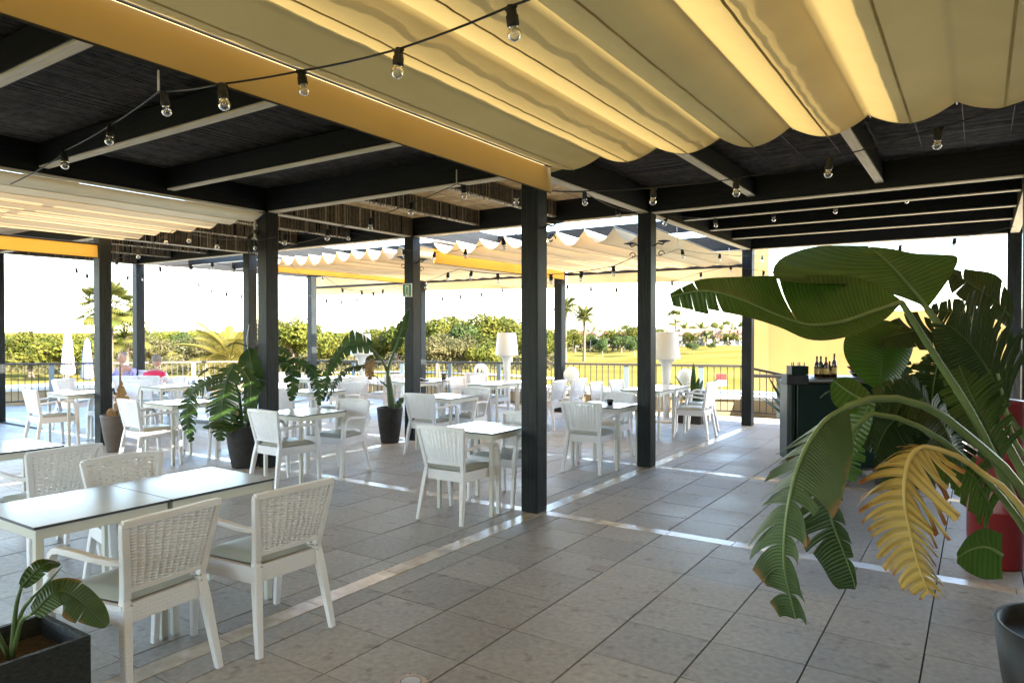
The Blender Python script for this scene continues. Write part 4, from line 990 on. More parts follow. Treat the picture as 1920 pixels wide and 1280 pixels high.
# ------------------------------------------------------------------ bar
q=W(1478,800,8.3); bar=thing('green_bar_counter','dark green bar counter with steel top behind the giant leaves','counter',(q.x,q.y,0),YAW+R(-6))
m=MB(); m.box(.10,0,.03,1.5,.75,1.02,bev=.01); m.build('bar_cabinet',M['green_box'],bar)
m=MB(); m.tube([(.05,.06,0),(.05,.06,1.0)],.055,20); m.build('corner_column',M['green_box'],bar)
m=MB(); m.box(-.03,-.04,1.0,.22,.20,1.12,bev=.008); m.build('column_cap',M['black'],bar)
m=MB(); m.box(.225,-.05,1.04,1.6,.8,1.075,bev=.006); m.build('counter_top',M['bar_top'],bar)
m=MB(); m.box(.3,-.09,1.078,1.0,.16,1.086); m.build('bar_mat',M['metal_dark'],bar)
bm_=Matrix.Rotation(YAW+R(-6),3,'Z')
def onbar(x,y,z): v=bm_@V(x,y,0); return (q.x+v.x,q.y+v.y,z)
cr=thing('bottle_crate','small dark crate of little bottles on the left end of the green bar','crate',onbar(.13,.10,1.121),YAW)
m=MB(); m.box(-.10,-.08,0,.10,.08,.012)
for a in ((-.10,-.08,.10,-.07),(-.10,.07,.10,.08),(-.10,-.07,-.09,.07),(.09,-.07,.10,.07)): m.box(a[0],a[1],.012,a[2],a[3],.10)
m.build('crate_box',M['green_box'],cr)
for i in range(5):
    m=MB(); m.lathe([(0,0),(.014,0),(.014,.08),(.006,.10),(.006,.13),(0,.13)],(-.075+.037*i,.02*((i%2)*2-1),.013),10); m.build('small_bottle',M['bottle_brown'],cr)
bl_=['tall brown bottle at the left of the row on the bar','green bottle second in the row on the bar','brown bottle third in the row on the bar','short dark bottle fourth in the row on the bar','tallest dark bottle at the right of the row on the bar']
for i,(x,hh,mt) in enumerate(((.36,.25,'bottle_brown'),(.415,.25,'bottle_green'),(.465,.24,'bottle_brown'),(.515,.19,'bottle_brown'),(.56,.28,'bottle_brown'))):
    t=thing('bottle',bl_[i],'bottle',onbar(x,.12+.03*(i%2),1.087),0,'bottles on the bar')
    m=MB(); m.lathe([(0,0),(.03,0),(.031,hh*.55),(.026,hh*.64),(.012,hh*.76),(.0105,hh*.96),(.013,hh*.965),(.013,hh),(0,hh)],n=16); m.build('bottle_body',M[mt],t)
    m=MB(); m.lathe([(.0315,hh*.15),(.0315,hh*.42)],n=16); m.build('bottle_label',M['bottle_label'],t)
t=thing('fruit_bowl','dark bowl with reddish fruit on the right of the bar','bowl',onbar(.86,.2,1.087))
m=MB(); m.lathe([(0,0),(.05,0),(.11,.07),(.105,.07),(.05,.01),(0,.01)],n=20); m.build('bowl_body',M['cup'],t)
for k in range(4):
    m=MB(); a=k*1.5; m.tube([(-.02,0,.05),(.07*math.cos(a),.07*math.sin(a),.10),(.12*math.cos(a),.12*math.sin(a),.12)],[.022,.025,.008],8); m.build('fruit',M['red'],t)
t=thing('red_barrel','red enamelled barrel table behind the leaves at the right edge','barrel',W(1868,900,4.9).to_tuple()[:2]+(0,))
m=MB(); m.lathe([(0,0),(.27,0),(.28,.02),(.28,.3),(.29,.31),(.28,.32),(.28,.60),(.29,.61),(.28,.62),(.28,.9),(.29,.92),(.0,.93)],n=36); m.build('barrel_body',M['red'],t); t.scale=(.62,.62,1.25)
# ------------------------------------------------------------------ fittings on posts
def bracket(x,y,z,dx,dy,label):
    t=thing('wall_lamp',label,'lamp',(x,y,z),group='small scroll bracket lamps on the posts')
    m=MB(); m.tube([(0,0,0),(dx*.05,dy*.05,.03),(dx*.11,dy*.11,.01),(dx*.14,dy*.14,.04)],.009,6); m.build('arm',M['black'],t)
    m=MB(); P=[]
    for k in range(14): a=k*.45; r=.045*(1-k/18); P.append((dx*(.09+r*math.cos(a)),dy*(.09+r*math.cos(a)),-.10+r*math.sin(a)))
    m.tube(P,.006,5); m.build('scroll',M['black'],t)
    m=MB(); m.lathe([(.0,.03),(.02,.03),(.075,.045),(.08,.05),(.03,.06),(0,.06)],(dx*.13,dy*.13,0),14); m.build('lamp_dish',M['metal_dark'],t)
bracket(-3.27,5.4,2.55,1,0,'scroll bracket lamp on the right side of the central post')
bracket(-3.27,7.98,2.66,1,0,'scroll bracket lamp on the right side of the second front post')
bracket(-3.45,7.98,2.66,-1,0,'scroll bracket lamp on the left side of the second front post')
bracket(-7.22,7.98,2.72,-1,0,'scroll bracket lamp on the left side of the exit sign post')
bracket(-7.04,7.98,2.66,1,0,'scroll bracket lamp on the right side of the exit sign post')
# exit sign
t=thing('exit_sign','small green and white running man exit sign on a rear post','sign',(-7.13,7.875,2.25))
m=MB(); m.box(-.09,-.012,-.10,.09,0,.10); m.build('sign_plate',M['sign_white'],t)
m=MB(); m.box(-.082,-.014,-.09,-.035,-.0125,.09); m.box(.035,-.014,-.09,.082,-.0125,.09); m.box(-.03,-.014,.075,.03,-.0125,.09)
m.build('green_field',M['sign_green'],t)
m=MB(); m.tube([(0,-.014,.05),(0,-.014,.03)],.012,6); m.tube([(0,-.014,.03),(-.005,-.014,-.02)],.011,6); m.tube([(-.005,-.014,-.02),(.018,-.014,-.05),(.015,-.014,-.08)],.006,6); m.tube([(-.005,-.014,-.02),(-.022,-.014,-.06)],.006,6); m.tube([(0,-.014,.02),(.022,-.014,-.005)],.005,6); m.build('running_figure',M['sign_green'],t)
# coil of cable and conduit on left front post
t=thing('cable_coil','tangle of green and black cable hanging at the top of the left front post','cable',(-7.22,5.30,2.75))
for k in range(5):
    m=MB(); r=.07+.01*k; m.tube([(r*math.cos(a)+.0,-.02-.006*k,r*1.3*math.sin(a)-.02*k) for a in [2*PI*i/20 for i in range(21)]],.006,5,cap=False); m.build('cable_loop',M['midrib_dark'] if k%2 else M['cable'],t)
m=MB(); m.tube([(-.02,0,.30),(-.02,0,.0)],.014,8); m.build('conduit',M['wire'],t)
# floor fittings
q=Fz(785,1268); t=thing('floor_spotlight','square brass floor light set flush in the tiles at the bottom edge','floor light',(-2.185,2.43,0))
m=MB(); m.box(-.065,-.065,-.005,.065,.065,.003,bev=.001); m.build('frame',M['brass'],t)
m=MB(); m.lathe([(0,.0036),(.044,.0036),(.046,.0032)],n=24); m.build('lens',M['steel'],t)
m=MB(); m.lathe([(.046,.0045),(.049,.0045),(.049,.003)],n=24); m.build('ring',M['metal_dark'],t)
for sx in (-1,1):
    for sy in (-1,1): m=MB(); m.lathe([(0,.0042),(.004,.0042),(.004,.003)],(sx*.055,sy*.055,0),8); m.build('screw',M['metal_dark'],t)
for (x,y,lab) in ((-2.17,4.33,'small square metal cover in the tiles right of the beige strip'),(-3.93,4.82,'small square cover in the tiles under the chair left of the central post')):
    t=thing('floor_cover',lab,'cover',(x,y,0),group='small square covers in the floor')
    m=MB(); m.box(-.065,-.065,-.005,.065,.065,.002,bev=.001); m.build('plate',M['cover_plate'],t)
# ------------------------------------------------------------------ string lights
sock=MB(); sock.lathe([(0,.012),(.014,.012),(.017,.0),(.017,-.016),(.0205,-.02),(.021,-.048),(.019,-.052),(0,-.052)],n=12); sock.tube([(-.022,0,.004),(.022,0,.004)],.0075,6); sockm=sock.mesh('socket',M['black'])
bulb=MB(); bulb.lathe([(.014,-.050),(.017,-.056)]+[(.0235*math.sin(PI*k/10+.0),-.076+.0235*math.cos(PI*k/10)) for k in range(2,11)],n=14); bulbm=bulb.mesh('bulb',M['glass'])
fil=MB(); fil.tube([(-.007,0,-.052),(-.006,0,-.07),(0,0,-.078),(.006,0,-.07),(.007,0,-.052)],.0016,4); fil.tube([(0,0,-.05),(0,0,-.066)],.004,5)
film=fil.mesh('filament',M['wire'])
def string(label,pts,bulbs,r=.0042,hang=()):
    """pts,bulbs given as (px,py,distance)"""
    t=thing('string_light',label,'string lights',(0,0,0),group='festoon bulbs strung between the posts')
    P=[W(*p) for p in pts]
    cur=[]; 
    m=MB()
    for a,b in zip(P[:-1],P[1:]):
        L=(b-a).length; seg=[a.lerp(b,k/6)-V(0,0,4*.010*L*(k/6)*(1-k/6)) for k in range(7)]
        cur+=seg if not cur else seg[1:]
    m.tube(cur,r,6); m.build('cable',M['cable'],t)
    for p in bulbs:
        w0=W(*p)
        # snap to nearest point of the cable
        best=min(range(len(cur)-1),key=lambda i:abs(0) if False else ((cur[i]+cur[i+1])/2-w0).length)
        a,b=cur[best],cur[best+1]; k=max(0,min(1,(w0-a).dot(b-a)/(b-a).length_squared)); c=a.lerp(b,k)
        ang=math.atan2((b-a).y,(b-a).x)
        s=mk('socket',sockm,t,loc=c-V(0,0,.012)); s.scale=(1.15,1.15,1.15); s.rotation_euler=(rnd.uniform(-.25,.25),rnd.uniform(-.12,.12),ang)
        mk('bulb',bulbm,s); mk('filament',film,s)
    for a,b in hang:
        m=MB(); m.tube([W(*a),W(*b)],.006,6); m.build('hanger_rod',M['wire'],t)
    return t
string('festoon string nearest the camera, crossing under the olive awning',
 [(20,345,5.4),(106,298,4.85),(120,283,4.8),(208,234,4.3),(297,172,3.75),(414,158,3.22),(565,133,3.45),(748,92,3.0),(957,12,2.6),(1010,-8,2.5),(1500,-260,2.2)],
 [(120,283,4.8),(208,234,4.3),(310,171,3.7),(417,158,3.22),(567,132,3.45),(748,92,3.0),(960,12,2.6)],.005,[((297,132,3.75),(297,172,3.75))])
string('festoon string from the left front post to the central post',
 [(480,452,8.2),(535,440,8.0),(616,430,7.6),(694,409,7.3),(773,380,6.9),(856,345,6.5),(968,357,6.1),(1005,356,6.2)],
 [(535,440,8.0),(614,429,7.6),(694,409,7.3),(771,380,6.9),(868,348,6.45),(968,357,6.1)],.0042,[((856,318,6.5),(856,345,6.5))])
string('festoon string from the central post to the second post and beyond',
 [(1018,357,6.0),(1096,360,6.4),(1157,391,7.6),(1205,398,8.3),(1250,405,8.9),(1341,409,9.2),(1450,397,9.0),(1567,382,8.7),(1813,340,8)],
 [(1096,360,6.4),(1157,391,7.6),(1247,405,8.9),(1341,409,9.2),(1450,397,9.0),(1567,380,8.7),(1700,362,8.4)])
string('festoon string under the dark reed ceiling at the upper right',
 [(1018,357,6.0),(1110,358,5.6),(1225,352,5.2),(1380,335,4.9),(1555,297,4.6),(1760,240,4.2),(1950,180,3.9)],
 [(1225,352,5.2),(1380,335,4.9),(1555,297,4.6),(1760,240,4.2)])
string('festoon string below the far left awning',
 [(190,492,10.2),(218,486,9.9),(261,468,9.6),(312,441,9.1),(328,430,9.0),(356,437,8.9),(405,448,8.6),(478,450,8.3)],
 [(218,486,9.9),(261,468,9.6),(312,441,9.1),(356,437,8.9),(409,448,8.6),(478,450,8.3)],.0042,[((326,375,9.0),(328,430,9.0))])
string('festoon string between the left front post and the exit sign post',
 [(519,470,8.4),(560,455,9.2),(600,446,9.8),(652,434,10.3),(700,446,10.5),(757,468,10.6),(815,473,9.8),(873,467,8.9),(943,447,7.6),(985,430,6.6)],
 [(652,440,10.3),(757,468,10.6),(815,473,9.8),(873,467,8.9),(943,447,7.6)])
string('festoon string from the exit sign post to the central posts over the cream awning',
 [(785,531,10.8),(798,527,10.7),(840,511,10.0),(862,504,9.7),(884,508,9.5),(933,513,9.0),(1033,514,8.6),(1090,509,8.7),(1150,499,8.6),(1192,480,8.5),(1228,480,8.8),(1271,467,9.6),(1279,468,9.7),(1350,476,11.3),(1400,480,12.1),(1430,479,12.3),(1600,482,11.5)],
 [(798,527,10.7),(840,511,10.0),(884,508,9.5),(933,513,9.0),(1033,514,8.6),(1090,509,8.7),(1150,499,8.6),(1279,468,9.7),(1350,476,11.3),(1430,479,12.3)],.004,[((1269,426,9.6),(1272,467,9.6))])
string('outermost festoon string sagging before the sky at the right',
 [(1047,530,13.9),(1064,534,13.5),(1108,538,13.2),(1156,540,13),(1200,537,12.8),(1260,527,12.5),(1314,511,12.3),(1370,498,12.2),(1432,508,11.8),(1500,514,11),(1600,500,10),(1688,460,9.2),(1790,447,8.6),(1900,425,8)],
 [(1064,534,13.5),(1108,538,13.2),(1156,540,13),(1260,527,12.5),(1314,511,12.3),(1370,498,12.2),(1432,508,11.8),(1688,460,9.2),(1790,447,8.6)],.004,[((1367,465,12.2),(1368,498,12.2))])
string('outer festoon string sagging across the sky in the middle',
 [(460,520,13),(520,545,13.6),(583,555,15),(612,561,15),(641,563,15),(669,558,14.8),(700,548,14.5),(718,543,14.3),(757,540,13.6),(829,556,13.9),(863,553,14),(903,549,14),(942,540,14),(1040,528,13.9)],
 [(612,561,15),(641,563,15),(669,558,14.8),(700,548,14.5),(718,543,14.3),(829,556,13.9),(863,553,14),(903,549,14),(942,540,14)])
string('outer festoon string low across the white sky at the left',
 [(60,480,11),(106,490,11.4),(143,503,11.8),(163,513,12),(210,520,12.6),(240,517,13),(268,515,13.4),(350,522,13.8),(373,531,14),(396,541,14),(425,548,14),(453,552,14),(480,552,14),(560,530,15)],
 [(143,503,11.8),(163,513,12),(240,517,13),(268,515,13.4),(373,531,14),(396,541,14),(425,548,14),(453,552,14)])
string('short festoon string behind the left front post near the scalloped awning',
 [(519,498,11.5),(540,490,11),(578,522,14.5),(606,517,14.5),(642,541,14.4),(678,545,14.3),(757,535,14)],
 [(606,519,14.5),(642,541,14.4),(678,545,14.3)])
string('festoon string along the far left beam above the railing',
 [(211,488,10.3),(300,500,11),(398,492,11.2),(440,498,11.6),(478,505,12)],
 [(300,499,11),(357,496,11.1),(398,492,11.2),(440,498,11.6)])

# ------------------------------------------------------------------ people
def skinbody(name,verts,edges,radii,mt,parent,sub=1):
    me=bpy.data.meshes.new(name); me.from_pydata([tuple(v) for v in verts],edges,[]); me.materials.append(mt)
    o=mk(name,me,parent); sm=o.modifiers.new('s','SKIN'); sm.use_smooth_shade=True
    for i,v in enumerate(me.skin_vertices[0].data): v.radius=(radii[i],radii[i]) if not isinstance(radii[i],tuple) else radii[i]; v.use_root=(i==0)
    ss=o.modifiers.new('u','SUBSURF'); ss.levels=sub; ss.render_levels=sub; return o
def ell(parent,name,c,r,mt,lo=0,hi=PI,n=14):
    m=MB(); m.lathe([(max(.0001,math.sin(lo+(hi-lo)*k/10)),math.cos(lo+(hi-lo)*k/10)) for k in range(11)],n=n); m.v=[(c[0]+v[0]*r[0],c[1]+v[1]*r[1],c[2]+v[2]*r[2]) for v in m.v]; return m.build(name,mt,parent)
def person(loc_,rz,label,shirt,pose,hairm):
    t=thing('person',label,'person',loc_,rz)
    sz=.46; lean=.10
    V_=[V(0,0,sz+.04),V(0,.03,sz+.22),V(0,.07,sz+.40),V(0,.11,sz+.50),V(0,.14,sz+.56)]
    E_=[(0,1),(1,2),(2,3),(3,4)]; Rr=[(.16,.12),(.15,.11),(.17,.11),(.10,.08),(.055,.055)]
    def add(chain,frm,rads):
        i=frm
        for p,r in zip(chain,rads): V_.append(V(*p)); Rr.append(r); E_.append((i,len(V_)-1)); i=len(V_)-1
    for s in (-1,1):
        add([(s*.10,.06,sz+.03),(s*.13,.42,sz+.03),(s*.13,.46,.25),(s*.13,.43,.06),(s*.13,.56,.03)],0,[.085,.06,.05,.035,.035])
    if pose=='chin':
        arms=[[(-.17,.08,sz+.44),(-.22,.18,sz+.28),(-.07,.34,sz+.34),(-.03,.25,sz+.52)],[(.17,.08,sz+.44),(.23,.16,sz+.26),(.10,.38,sz+.29),(.0,.42,sz+.29)]]
    else: arms=[[(s*.17,.08,sz+.44),(s*.23,.14,sz+.24),(s*.16,.36,sz+.28),(s*.10,.42,sz+.29)] for s in (-1,1)]
    for a in arms: add(a,3,[.055,.045,.034,.03])
    skinbody('body',V_,E_,Rr,M['skin'],t)
    # fingers
    for a in arms:
        hpos=V(*a[-1]); d=(V(*a[-1])-V(*a[-2])).normalized(); sidev=d.cross(V(0,0,1)); sidev=sidev.normalized() if sidev.length>.1 else V(1,0,0)
        for k in range(5):
            m=MB(); o=sidev*(-.03+.015*k); L=(.05,.075,.08,.075,.06)[k]
            m.tube([hpos+o*.6,hpos+o+d*L*.6,hpos+o*1.05+d*L+V(0,0,-.015)],[.011,.009,.006],6); m.build('finger',M['skin'],t)
    # head
    hc=(0,.18,sz+.70); h_=ell(t,'head',hc,(.078,.095,.115),M['skin'])
    ell(t,'hair',(hc[0],hc[1]-.02,hc[2]+.012),(.086,.096,.116),M[hairm],0,1.75 if pose!='chin' else 1.35)
    ell(h_,'nose',(0,hc[1]+.097,hc[2]-.01),(.012,.02,.024),M['skin'])
    for s in (-1,1): ell(h_,'eye',(s*.03,hc[1]+.087,hc[2]+.018),(.012,.008,.007),M['trousers']); ell(h_,'ear',(s*.08,hc[1],hc[2]),(.012,.02,.03),M['skin'])
    ell(h_,'mouth',(0,hc[1]+.086,hc[2]-.05),(.024,.008,.006),M['crimson'])
    # clothes
    sv=[V(0,0,sz+.02),V(0,.03,sz+.22),V(0,.07,sz+.41),V(0,.10,sz+.49)]; se=[(0,1),(1,2),(2,3)]; sr=[(.18,.14),(.17,.13),(.185,.125),(.10,.085)]
    for a in arms:
        i=2
        for p,r in zip(a[:2],(.07,.06)): sv.append(V(*p)); sr.append(r); se.append((i,len(sv)-1)); i=len(sv)-1
    skinbody('shirt',sv,se,sr,M[shirt],t)
    if shirt=='shirt_pink': ell(t,'shoulder_cloth',(0,.06,sz+.44),(.22,.13,.085),M['crimson'])
    pv=[V(0,0,sz+.03)]; pe=[]; pr=[(.175,.13)]
    for s in (-1,1):
        i=0
        for p,r in zip([(s*.10,.06,sz+.03),(s*.13,.42,sz+.03),(s*.13,.46,.25),(s*.13,.43,.09)],(.10,.075,.062,.05)): pv.append(V(*p)); pr.append(r); pe.append((i,len(pv)-1)); i=len(pv)-1
    skinbody('trousers',pv,pe,pr,M['trousers'],t)
    for s in (-1,1): ell(t,'shoe',(s*.13,.50,.045),(.05,.13,.045),M['trousers'])
    return t
q=W(240,700,14.5); person((q.x,q.y,-.06),YAW+PI-.1,'seated man in a blue checked polo shirt resting his chin on one hand','shirt_blue','chin','hair_grey')
chair(q.x+CAMF.x*.28,q.y+CAMF.y*.28,'-a','armchair the man in the blue shirt sits in',33.7)
q=W(288,700,13.2); person((q.x,q.y,-.08),YAW+.15,'seated grey haired woman in crimson and white seen from behind','shirt_pink','rest','hair_grey')
chair(q.x-CAMF.x*.28,q.y-CAMF.y*.28,'+a','armchair the woman in crimson and white sits in',33.7)

# ------------------------------------------------------------------ vegetation beyond the terrace
def crown_mesh(name,seed,rx,rz_,nl,size,mt,blobs=9,flat=.8):
    rn=random.Random(seed); m=MB(); bs=[]
    for k in range(blobs):
        a=rn.uniform(0,2*PI); rr=rn.uniform(.1,.62)*rx; bs.append((V(rr*math.cos(a),rr*math.sin(a),rz_*rn.uniform(-.3,.7)*(1-rr/rx*.5)),rn.uniform(.28,.5)*rx))
    for b,(c,r) in enumerate(bs):
        nn=int(nl/blobs)
        for i in range(nn):
            v=V(rn.gauss(0,1),rn.gauss(0,1),rn.gauss(0,1)).normalized(); q=r*rn.uniform(.55,1.04)**.7
            q*=1+.18*noise.noise(v*3+V(b,b,b)); p=c+V(v.x*q,v.y*q,v.z*q*flat)
            s=size*rn.uniform(.5,1.2); n1=(v+V(rn.uniform(-.8,.8),rn.uniform(-.8,.8),rn.uniform(-.4,.9))).normalized(); t1=n1.orthogonal().normalized(); t1=Matrix.Rotation(rn.uniform(0,6.28),3,n1)@t1; t2=n1.cross(t1)
            m.face([p-t1*s,p-t2*s*.45,p+t1*s,p+t2*s*.45])
    return m.mesh(name,mt)
CR={'pine':[crown_mesh('crown',s,2.6,2.1,4200,.16,M['crown_pine'],11,.85) for s in (1,2,3)],
    'olive':[crown_mesh('crown',s,2.2,1.5,3400,.13,M['crown_olive'],9,.75) for s in (4,5)],
    'dark':[crown_mesh('crown',s,2.0,1.6,3200,.14,M['crown_dark'],8,.85) for s in (6,7)]}
def trunk_mesh(seed,hh,r,mt,nb=5):
    rn=random.Random(seed); m=MB(); top=V(rn.uniform(-.3,.3),rn.uniform(-.3,.3),hh); mid=V(rn.uniform(-.2,.2),rn.uniform(-.2,.2),hh*.5)
    m.tube(spline([(0,0,-.3),mid,top],6),[r*1.3,r,r*.85,r*.7,r*.6,r*.5],8)
    for k in range(nb):
        a=2*PI*k/nb+rn.uniform(-.4,.4); m.tube([mid.lerp(top,.3+.14*k),mid.lerp(top,.6+.08*k)+V(.7*math.cos(a),.7*math.sin(a),.4),top+V(1.5*math.cos(a),1.5*math.sin(a),rn.uniform(.3,1.2))],[r*.5,r*.35,r*.12],6)
    return m.mesh('trunk',mt)
TRK={'pine':trunk_mesh(1,2.0,.22,M['bark']),'olive':trunk_mesh(2,1.4,.20,M['bark_olive']),'dark':trunk_mesh(3,1.5,.12,M['bark_olive'])}
tc=[0]
def tree(px,d,topy,kind,label,basez=None,wide=1.0):
    q=W(px,640,d); g=gz(q.x,q.y); zt=H+(623-topy)*d/FPX; hh=zt-g
    t=thing(kind+'_tree' if kind!='dark' else 'round_tree',label,'tree',(q.x,q.y,g),rnd.uniform(0,6),group='trees on the golf course'); tc[0]+=1
    cm=CR[kind][tc[0]%len(CR[kind])]
    top=max(v.co.z for v in cm.vertices); full=TRKH[kind]+top; s=hh/full
    mk('trunk',TRK[kind],t); c=mk('crown',cm,t,loc=(0,0,TRKH[kind])); t.scale=(s*wide,s*wide,s)
    return t
TRKH={'pine':2.1,'olive':1.7,'dark':1.8}
for px,d,ty,kind,lab,wd in [
 (545,62,584,'pine','tall yellow green pine just right of the left front post',1.1),(515,72,592,'pine','pine partly hidden behind the left front post',1.1),
 (622,70,620,'pine','lower bright pine right of the slim grey post',1.2),(665,76,619,'pine','bright pine between the slim post and the arching plant',1.2),(705,70,612,'pine','bright pine behind the third floor lamp',1.1),
 (742,66,600,'pine','tall bright pine just left of the exit sign post',1.1),(772,75,604,'pine','pine behind the exit sign post',1.0),
 (812,70,592,'pine','round bright pine right of the exit sign post',1.15),(852,74,590,'pine','broad bright pine in the middle of the tree group',1.15),(880,66,606,'dark','darker green tree in front of the middle pines',1.0),
 (918,68,583,'pine','tallest bright pine in the tree group',1.2),(955,72,590,'pine','bright pine just left of the central post',1.15),(905,56,640,'pine','low bright pine before the white lamp',1.0),
 (820,55,622,'olive','olive tree with twisted pale trunk right of the exit sign post',1.1),(865,57,624,'olive','grey olive tree with forked trunk left of the lamp',1.0),
 (995,80,618,'pine','pine hidden behind the central post',1.0),(1032,85,614,'pine','small pine right of the central post',.8),
 (290,60,624,'olive','greyish olive tree left of the open lawn',1.1),(345,90,620,'dark','distant dark green tree behind the olives',1.0),(385,58,622,'olive','wide olive tree in front of the yellow palm',1.3),(420,64,624,'olive','olive tree behind the yellow palm fronds',1.1),
 (120,52,616,'pine','yellow green tree at the far left edge',1.1),(165,60,622,'olive','olive tree left of the leftmost post',1.2),(60,56,618,'pine','tree beyond the far left edge',1.2),(250,70,627,'olive','olive tree between the two left posts',1.0),
 (455,75,618,'pine','pine behind the slim inner left post',1.0),
 (1130,105,632,'dark','small round dark tree right of the tall palm',1.0),(1165,115,628,'dark','round dark tree left of the second front post',1.2),(1190,100,630,'dark','dark tree behind the second front post',1.0),
 (1300,100,642,'dark','bluish green tree right of the big floor lamp',1.4),(1335,108,641,'dark','round green tree in front of the red roofs',1.5),(1265,105,640,'dark','green tree behind the big floor lamp',1.3),(1370,125,645,'olive','small grey tree at the top of the knoll',1.3),
 (1090,130,636,'dark','far low tree behind the tall palm',1.2),(1060,125,630,'pine','far tree near the right centre post',1.0),
 (1078,122,616,'pine','bright tree at the foot of the two tall palms',1.20),
 (1112,128,622,'dark','low green tree right of the tall slender palm',1.20),
 (1148,124,616,'pine','bright rounded tree before the white houses at centre right',1.20),
 (1182,120,610,'pine','tallest far tree just left of the second front post',1.20),
 (1222,126,616,'pine','bright far tree just right of the second front post',1.20),
 (1292,128,621,'pine','far tree between the floor lamp and the red roofs',1.10),
 (1322,131,618,'dark','far green tree in the middle of the red roofs',1.10),
 (1368,129,622,'pine','far bright tree left of the third front post',1.20),
 (1480,110,640,'dark','tree behind the ochre screen',1.2),(-60,60,615,'pine','tree far outside the left edge',1.3)]:
    tree(px,d,ty,kind,lab,wide=wd)
# undergrowth
m=MB(); rn=random.Random(5)
for i in range(26000):
    k=rn.random(); px=-100+1150*rn.random() if k<.8 else 1050+500*rn.random(); d=rn.uniform(62,100) if k<.8 else rn.uniform(125,190)
    q=W(px,640,d); zt=gz(q.x,q.y); hh=(.5+2.2*max(-.1,noise.noise(V(q.x*.12,q.y*.12,0)))) if k<.8 else 2.2+2*noise.noise(V(q.x*.06,q.y*.06,3))
    p=V(q.x,q.y,zt+rn.random()*max(.3,hh)); s=rn.uniform(.12,.3)*(1 if k<.8 else 1.8); n1=V(rn.gauss(0,1),rn.gauss(0,1),rn.gauss(0,1)+.5).normalized(); t1=n1.orthogonal().normalized(); t2=n1.cross(t1)
    m.face([p-t1*s,p-t2*s*.6,p+t1*s,p+t2*s*.6])
m.build('undergrowth',M['crown_olive'],kind='stuff')
m=MB(); rn=random.Random(8)
for i in range(30000):
    px=-300+2500*rn.random(); d=rn.uniform(215,290); q=W(px,640,d); g=gz(q.x,q.y)
    hh=2.4+3.2*noise.noise(V(q.x*.03,q.y*.03,2))+1.6*noise.noise(V(q.x*.12,q.y*.12,7)); p=V(q.x,q.y,g+hh*rn.random()**.6); s_=rn.uniform(.35,.8)
    n1=V(rn.gauss(0,1),rn.gauss(0,1),rn.gauss(0,1)+.5).normalized(); t1=n1.orthogonal().normalized(); t2=n1.cross(t1); m.face([p-t1*s_,p-t2*s_*.6,p+t1*s_,p+t2*s_*.6])
m.build('distant_woodland',M['crown_pine'],kind='stuff')
# palms
def frond_mesh(L,mt,droop=.5,nl=40,lw=.5):
    m=MB(); P=[]
    for i in range(13): t=i/12; P.append(V(0,L*t,L*(.38*t-droop*t*t)))
    m.tube(P,[.03*(1-.8*i/12) for i in range(13)],4)
    for i in range(nl):
        t=.15+.85*i/nl; a=t*12; k=int(min(a,11)); c=P[k].lerp(P[k+1],a-k); l=lw*math.sin(PI*min(1,.15+t*.85))**.6
        for s in (-1,1):
            e=c+V(s*l*.8,l*.5,-l*.35); q=V(0,.020*L/1.5,0); m.face([c-q,c+q,e+q*.2,e-q*.2] if s>0 else [c+q,c-q,e-q*.2,e+q*.2])
    return m.mesh('frond',mt)
FR={'palm':frond_mesh(2.0,M['palm']),'palm_y':frond_mesh(2.6,M['palm_y'],.55,28,.8)}
def fan_mesh(mt):
    m=MB(); m.tube([(0,0,0),(0,.7,.25),(0,1.1,.3)],[.03,.02,.015],4)
    for k in range(19):
        a=R(-110+220*k/18); e=V(.75*math.sin(a),1.1+.75*math.cos(a),.3-.25); c=V(0,1.1,.3); w_=.04; pr=V(math.cos(a),-math.sin(a),0)*w_; mid=c.lerp(e,.5)+V(0,0,.06)
        m.face([c,mid-pr,e,mid+pr])
    return m.mesh('frond',mt)
FR['fan']=fan_mesh(M['palm'])
def palm(px,d,topy,label,kind='palm',nf=30,fs=1.0,trunkh=None,low=-.5):
    q=W(px,640,d); g=gz(q.x,q.y); zt=H+(623-topy)*d/FPX; t=thing('palm_tree',label,'palm',(q.x,q.y,g),group='palms on the golf course')
    hh=trunkh if trunkh else max(.6,zt-g-1.0*fs); m=MB(); m.tube([(0,0,-.3),(.05,0,hh*.4),(0,.05,hh)],[.22*fs**.5,.16*fs**.5,.17*fs**.5],8); m.build('trunk',M['bark'],t)
    rn=random.Random(int(px)); 
    for k in range(nf):
        a=k*2.399; e=R(75)-R(115)*k/nf; o=mk('frond',FR[kind],t,loc=(0,0,hh)); o.rotation_euler=(e*.85 if kind!='fan' else e,rn.uniform(-.15,.15),a); s=fs*rn.uniform(.85,1.1); o.scale=(s,s,s)
palm(1095,92,580,'tall slender palm standing on the lawn right of the central post',fs=1.15)
palm(1060,90,562,'tall palm half hidden by the slim post right of centre',fs=1.15)
palm(1266,150,588,'single tall thin palm above the big floor lamp',kind='fan',nf=26,fs=1.5)
palm(432,34,582,'large yellow date palm left of the left front post',kind='palm_y',nf=24,fs=.92,trunkh=2.2)
palm(205,36,548,'large fan palm between the two leftmost posts',kind='fan',nf=50,fs=1.0)
palm(235,38,600,'lower fan palm hidden by the leftmost posts',kind='fan',nf=34,fs=.9)
